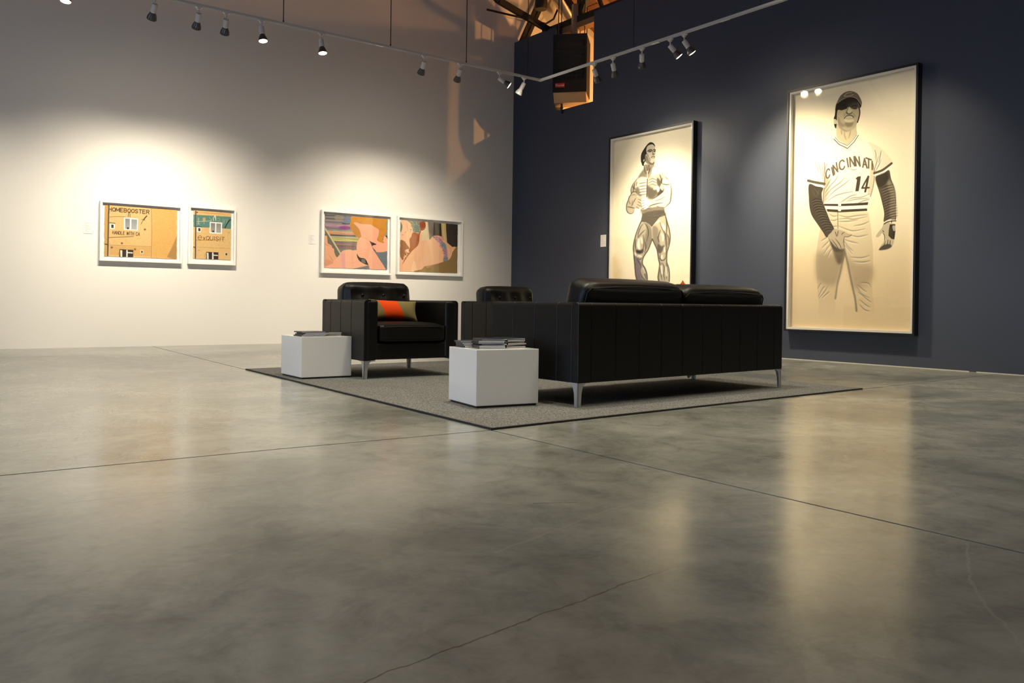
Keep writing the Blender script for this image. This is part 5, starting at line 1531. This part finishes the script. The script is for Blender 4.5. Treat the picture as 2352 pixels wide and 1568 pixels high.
def lamp_head(label, pos, axis, lit=False, white=False, power=0.0, angle=60, color=WARM, target=None):  # white: bulb back coloured as if lit by the other lamps
    p = Vector(pos)
    p.z = ZT - 0.006
    t = thing('track_lamp', label, 'lamp', p, 0.0, 'lamps clipped on the lighting track')
    ax = Vector(axis).normalized()
    al = (RB - RA).normalized() if pos[1] > 8.95 else (RC - RB).normalized()
    sd = al.cross(Vector((0, 0, 1)))
    bm = bmesh.new()
    bar(bm, al * -0.035 + Vector((0, 0, -0.008)), al * 0.035 + Vector((0, 0, -0.008)), 0.032, 0.016)
    bar(bm, al * -0.018 + Vector((0, 0, -0.024)), al * 0.018 + Vector((0, 0, -0.024)), 0.026, 0.02)
    obj('adapter', bm, M['socket'], t)
    piv = Vector((0, 0, -0.085))
    bm = bmesh.new()
    tube(bm, (0, 0, -0.03), (0, 0, -0.085), 0.0085, n=10)
    obj('stem', bm, M['socket'], t, True)
    s0 = piv - ax * 0.012
    bm = bmesh.new()
    lathe(bm, s0, ax, [(0.0, 0.020), (0.003, 0.027), (0.012, 0.029), (0.088, 0.029), (0.096, 0.026)], 20)
    obj('socket', bm, M['socket'], t, True)
    b0 = s0 + ax * 0.092
    bm = bmesh.new()
    lathe(bm, b0, ax, [(0.0, 0.024), (0.010, 0.030), (0.030, 0.038), (0.055, 0.0465), (0.074, 0.0490), (0.082, 0.0475)], 40, 0.045, True, False)
    obj('reflector_bulb', bm, M['bulb_lit_tone'] if white else M['bulb_back'], t, False)
    bm = bmesh.new()
    lathe(bm, b0, ax, [(0.078, 0.0465), (0.084, 0.036), (0.087, 0.018), (0.088, 0.004)], 24, 0, True, True)
    obj('lens', bm, M['lens_on'] if lit else M['lens_off'], t, True)
    if power:
        l = bpy.data.lights.new('lamp_light', 'SPOT')
        l.energy, l.color, l.spot_size, l.spot_blend, l.shadow_soft_size = power, color, math.radians(angle), 1.0, 0.05
        o = bpy.data.objects.new('lamp_light', l)
        COL.objects.link(o)
        o.parent = t
        o.location = b0 + ax * 0.12
        o.rotation_euler = ax.to_track_quat('-Z', 'Y').to_euler()
        l2 = bpy.data.lights.new('lamp_spill', 'SPOT')
        l2.energy, l2.color, l2.spot_size, l2.spot_blend, l2.shadow_soft_size = power * 0.05, color, math.radians(150), 1.0, 0.035
        o2 = bpy.data.objects.new('lamp_spill', l2)
        COL.objects.link(o2)
        o2.parent = t
        o2.location = o.location
        o2.rotation_euler = o.rotation_euler
    return t
def aim(pos, tgt):
    return Vector(tgt) - Vector((pos[0], pos[1], ZT - 0.1))
PW = 180
L_ = [(1.244, (0.6, 11.45, 1.2), 'track lamp cut by the top edge at far left'),
      (2.043, (1.85, 11.45, 0.75), 'grey bulbed track lamp, leftmost whole lamp of the row'),
      (2.481, (2.55, 11.45, 0.75), 'grey bulbed track lamp, left of a close pair'),
      (2.768, (3.15, 11.45, 0.75), 'grey bulbed track lamp, right of a close pair, before the first lit lamp'),
      (3.155, None, 'glaring lit track lamp above the facade photographs'),
      (3.856, None, 'glaring lit track lamp, right hand one of the two over the white wall'),
      (5.235, (5.5, 11.45, 0.75), 'grey bulbed track lamp tilted left above the pink collages'),
      (5.770, (6.2, 11.45, 0.75), 'grey bulbed upright track lamp above the pink collages'),
      (6.399, None, 'tilted lit track lamp just left of the room corner'),
      (6.814, (6.9, 11.45, 1.4), 'track lamp with its bulb back coloured as lit, tilted left beside the track corner')]
for x, tg, lab in L_:
    pos = (x, 8.992, 0)
    if x == 1.244:
        ax = Vector((-0.1, -0.15, -1)); lamp_head(lab, pos, ax, True, False, 60, 58)
    elif x == 3.155:
        ax = Vector((0.05, -0.22, -1)); lamp_head(lab, pos, ax, True, False, 60, 58)
    elif x == 3.856:
        ax = Vector((0.05, -0.22, -1)); lamp_head(lab, pos, ax, True, False, 60, 58)
    elif x == 6.399:
        ax = Vector((0.95, -0.55, -0.75)); lamp_head(lab, pos, ax, True, False, 150, 60)
    elif x == 6.814:
        ax = Vector((-0.30, 0.5, -0.95)); lamp_head(lab, pos, ax, False, True, 90, 60)
    else:
        vis = aim(pos, tg)
        lamp_head(lab, pos, vis, False, False, PW if x > 2 else 180, 80)
R_ = [((7.120, 7.902), Vector((1.33, 0.10, -2.25)), 'grey bulbed track lamp in front of the hanging heater', 0, 150),
      ((7.123, 7.557), Vector((1.33, 0.60, -2.4)), 'grey bulbed track lamp second from the track corner on the blue wall side', 0, 150),
      ((7.128, 7.059), Vector((1.33, 1.25, -2.5)), 'upright grey bulbed track lamp at the middle of the blue wall row', 0, 150),
      ((7.132, 6.607), Vector((1.2, -0.80, -1.6)), 'tilted lit track lamp, left of the glaring pair by the blue wall', 1, 220),
      ((7.133, 6.393), Vector((1.2, -0.66, -1.8)), 'tilted lit track lamp, right of the glaring pair by the blue wall', 1, 220)]
for pos, ax, lab, lit, pw in R_:
    lamp_head(lab, (pos[0], pos[1], 0), ax, bool(lit), False, pw, 70, WARM2)

# ------------------------------------------------------------------ heater hanging in the notch
HC = WP(1.50, 0.05, 3.985)
ha = math.radians(222.7)
HR = ha + PI / 2                 # local x of the heater (picture right)
ht = thing('unit_heater', 'dark hanging unit heater in the notch of the blue wall', 'heater', HC, HR)
hw, hh, hd = 0.54, 0.92, 0.55
bm = bmesh.new()
box(bm, -hw / 2, hw / 2, 0.02, hd, 0, hh, 0.012)
obj('casing', bm, M['heater_body'], ht)
bm = bmesh.new()
for a, b_, c, d in ((-hw / 2, -hw / 2 + 0.03, 0, hh), (hw / 2 - 0.03, hw / 2, 0, hh), (-hw / 2 + .03, hw / 2 - .03, hh - 0.1, hh), (-hw / 2 + .03, hw / 2 - .03, 0, 0.22), (-hw / 2 + .03, hw / 2 - .03, hh - 0.24, hh - 0.2)):
    box(bm, a, b_, 0.0, 0.022, c, d)
obj('front_panel', bm, M['heater_body'], ht)
obj('recess', B(-hw / 2 + 0.03, hw / 2 - 0.03, 0.014, 0.021, 0.2, hh - 0.1), M['heater_dark'], ht)
for k in range(7):
    z = 0.26 + k * 0.06
    bm = bmesh.new()
    bar(bm, (-hw / 2 + 0.035, 0.004, z), (hw / 2 - 0.035, 0.004, z), 0.012, 0.020, (0, -0.5, 1))
    obj('louver', bm, M['heater_body'], ht)
for k in range(6):
    x = -hw / 2 + 0.075 + k * 0.078
    obj('vane', B(x - 0.005, x + 0.005, -0.008, 0.006, 0.20, 0.40), M['heater_body'], ht)
obj('badge', B(-hw / 2 + 0.045, -hw / 2 + 0.19, -0.006, 0.001, 0.075, 0.145, 0.002), M['badge_red'], ht)
def lettering(txt, size, parent, loc, mat):
    cu = bpy.data.curves.new('lettering', 'FONT')
    cu.body = txt
    cu.size = size
    cu.extrude = 0.0008
    cu.align_x = 'CENTER'
    cu.materials.append(mat)
    tmp = bpy.data.objects.new('lettering_source', cu)
    me = bpy.data.meshes.new_from_object(tmp)
    bpy.data.objects.remove(tmp)
    me.materials.clear()
    me.materials.append(mat)
    o = bpy.data.objects.new('lettering', me)
    COL.objects.link(o)
    o.parent = parent
    o.location = loc
    o.rotation_euler = (PI / 2, 0, 0)
    return o
lettering('Dayton', 0.048, ht, (-hw / 2 + 0.117, -0.0072, 0.095), M['text_white'])
bm = bmesh.new()
prism(bm, [(-0.0, 0.0), (0.45, 0.0), (0.36, -0.155), (0.10, -0.14)], (0, 1, 0), (0, 0, 1), (1, 0, 0), (0, 0.02, 0), -hw / 2 + 0.01, hw / 2 - 0.01)
obj('bottom_pan', bm, M['heater_pan'], ht)
bm = bmesh.new()
tube(bm, (0.06, 0.28, hh), (0.06, 0.28, hh + 0.55), 0.075, n=18)
obj('flue_collar', bm, M['galv'], ht, True)
bm = bmesh.new()
tube(bm, (-0.14, 0.16, -0.15), (-0.14, 0.16, -0.30), 0.018, n=10)
tube(bm, (-0.14, 0.16, -0.20), (-0.14, 0.16, -0.225), 0.026, n=10)
obj('gas_pipe', bm, M['steel_dark'], ht, True)
for x, y in ((-0.2, 0.1), (0.22, 0.1), (-0.2, 0.45), (0.22, 0.45)):
    bm = bmesh.new()
    tube(bm, (x, y, hh), (x, y, hh + 1.55), 0.008, n=6)
    obj('hanging_rod', bm, M['steel_dark'], ht)

# ------------------------------------------------------------------ roof members above the partition
def member(name, label, cat, prims, mat, group=None):
    p0 = Vector(prims[0][0])
    bm = bmesh.new()
    for a, b_, w, t_ in prims:
        bar(bm, Vector(a) - p0, Vector(b_) - p0, w, t_, (0, 1, 0.2))
    o = obj(name, bm, mat, None)
    o.location = p0
    return tag(o, label, cat, group)
ty = 10.6
e = Vector((8.56, ty, 5.14))
a = Vector((7.37, ty, 5.55)); dd = (a - e)
member('knee_brace', 'black diagonal steel brace rising left from the blue wall top', 'brace', [((8.58, ty, 5.14), (7.51, ty, 5.40), 0.09, 0.085), ((7.51, ty, 5.40), (5.9, ty, 6.55), 0.09, 0.085)], M['steel_dark'])
o = member('steel_strut', 'pair of dark steel angles leaning against the white wall corner', 'strut', [((8.500, 11.32, 5.137), (9.03, 11.32, 6.22), 0.05, 0.05), ((8.590, 11.32, 5.137), (9.12, 11.32, 6.22), 0.06, 0.06)], M['steel_dark'])
bm = bmesh.new()
o0 = Vector((7.70, 11.2, 5.47))
pts = [(7.70, 11.2, 5.47), (8.35, 11.2, 5.49), (8.95, 11.2, 5.50), (9.12, 11.2, 5.62), (9.30, 11.2, 6.0)]
for p, q in zip(pts, pts[1:]):
    tube(bm, Vector(p) - o0, Vector(q) - o0, 0.017, n=10)
o = obj('conduit', bm, M['steel_dark'], None, True)
o.location = o0
tag(o, 'thin dark conduit pipe running under the roof boards', 'pipe')
bm = bmesh.new()
lathe(bm, (0, 0, 0), (0, 0, -1), [(-0.55, 0.03), (0.0, 0.035), (0.03, 0.09), (0.30, 0.11), (0.36, 0.10)], 20)
o = obj('high_bay_lamp', bm, M['steel_dark'], None, True)
o.location = (8.60, 10.9, 5.95)
tag(o, 'unlit dark drum lamp hanging above the blue wall corner', 'lamp')
bm = bmesh.new()
p0 = Vector((9.50, 11.0, 5.44)); p1 = Vector((8.90, 11.0, 6.10))
d_ = (p1 - p0)
tube(bm, (0, 0, 0), d_, 0.115, n=22)
for k in (0.15, 0.5, 0.85):
    tube(bm, d_ * k, d_ * (k + 0.03), 0.122, n=22)
o = obj('air_duct', bm, M['galv'], None, True)
o.location = p0
tag(o, 'round galvanised duct glowing gold under the roof', 'duct')
# truss: the timber lying along the top of the partition with steel web members rising from it
tr = thing('roof_truss', 'dark truss standing along the top of the blue wall', 'truss', WP(1.40, -0.24, 5.14))
def lt(p):
    return Vector(p) - tr.location
def web(a, b_, w=0.075):
    bm = bmesh.new()
    bar(bm, lt(a), lt(b_), w, w, (1, 0, 0))
    obj('web_member', bm, M['steel_dark'], tr)
bm = bmesh.new()
bar(bm, lt(WP(0.55, -0.22, 5.20)), lt(WP(9.0, -0.22, 5.20)), 0.12, 0.11)
obj('bottom_chord', bm, M['steel_dark'], tr)
bm = bmesh.new()
bar(bm, lt(WP(0.62, -0.22, 5.095)), lt(WP(9.0, -0.22, 5.095)), 0.16, 0.09)
obj('timber_plate', bm, M['timber'], tr)
nodep = WP(1.42, -0.22, 5.24)
web(nodep, WP(0.70, -0.22, 6.15)); web(nodep, WP(1.46, -0.22, 6.3)); web(nodep, WP(2.1, -0.22, 6.3))
web(WP(1.95, -0.22, 5.24), WP(1.46, -0.22, 6.3), 0.05)
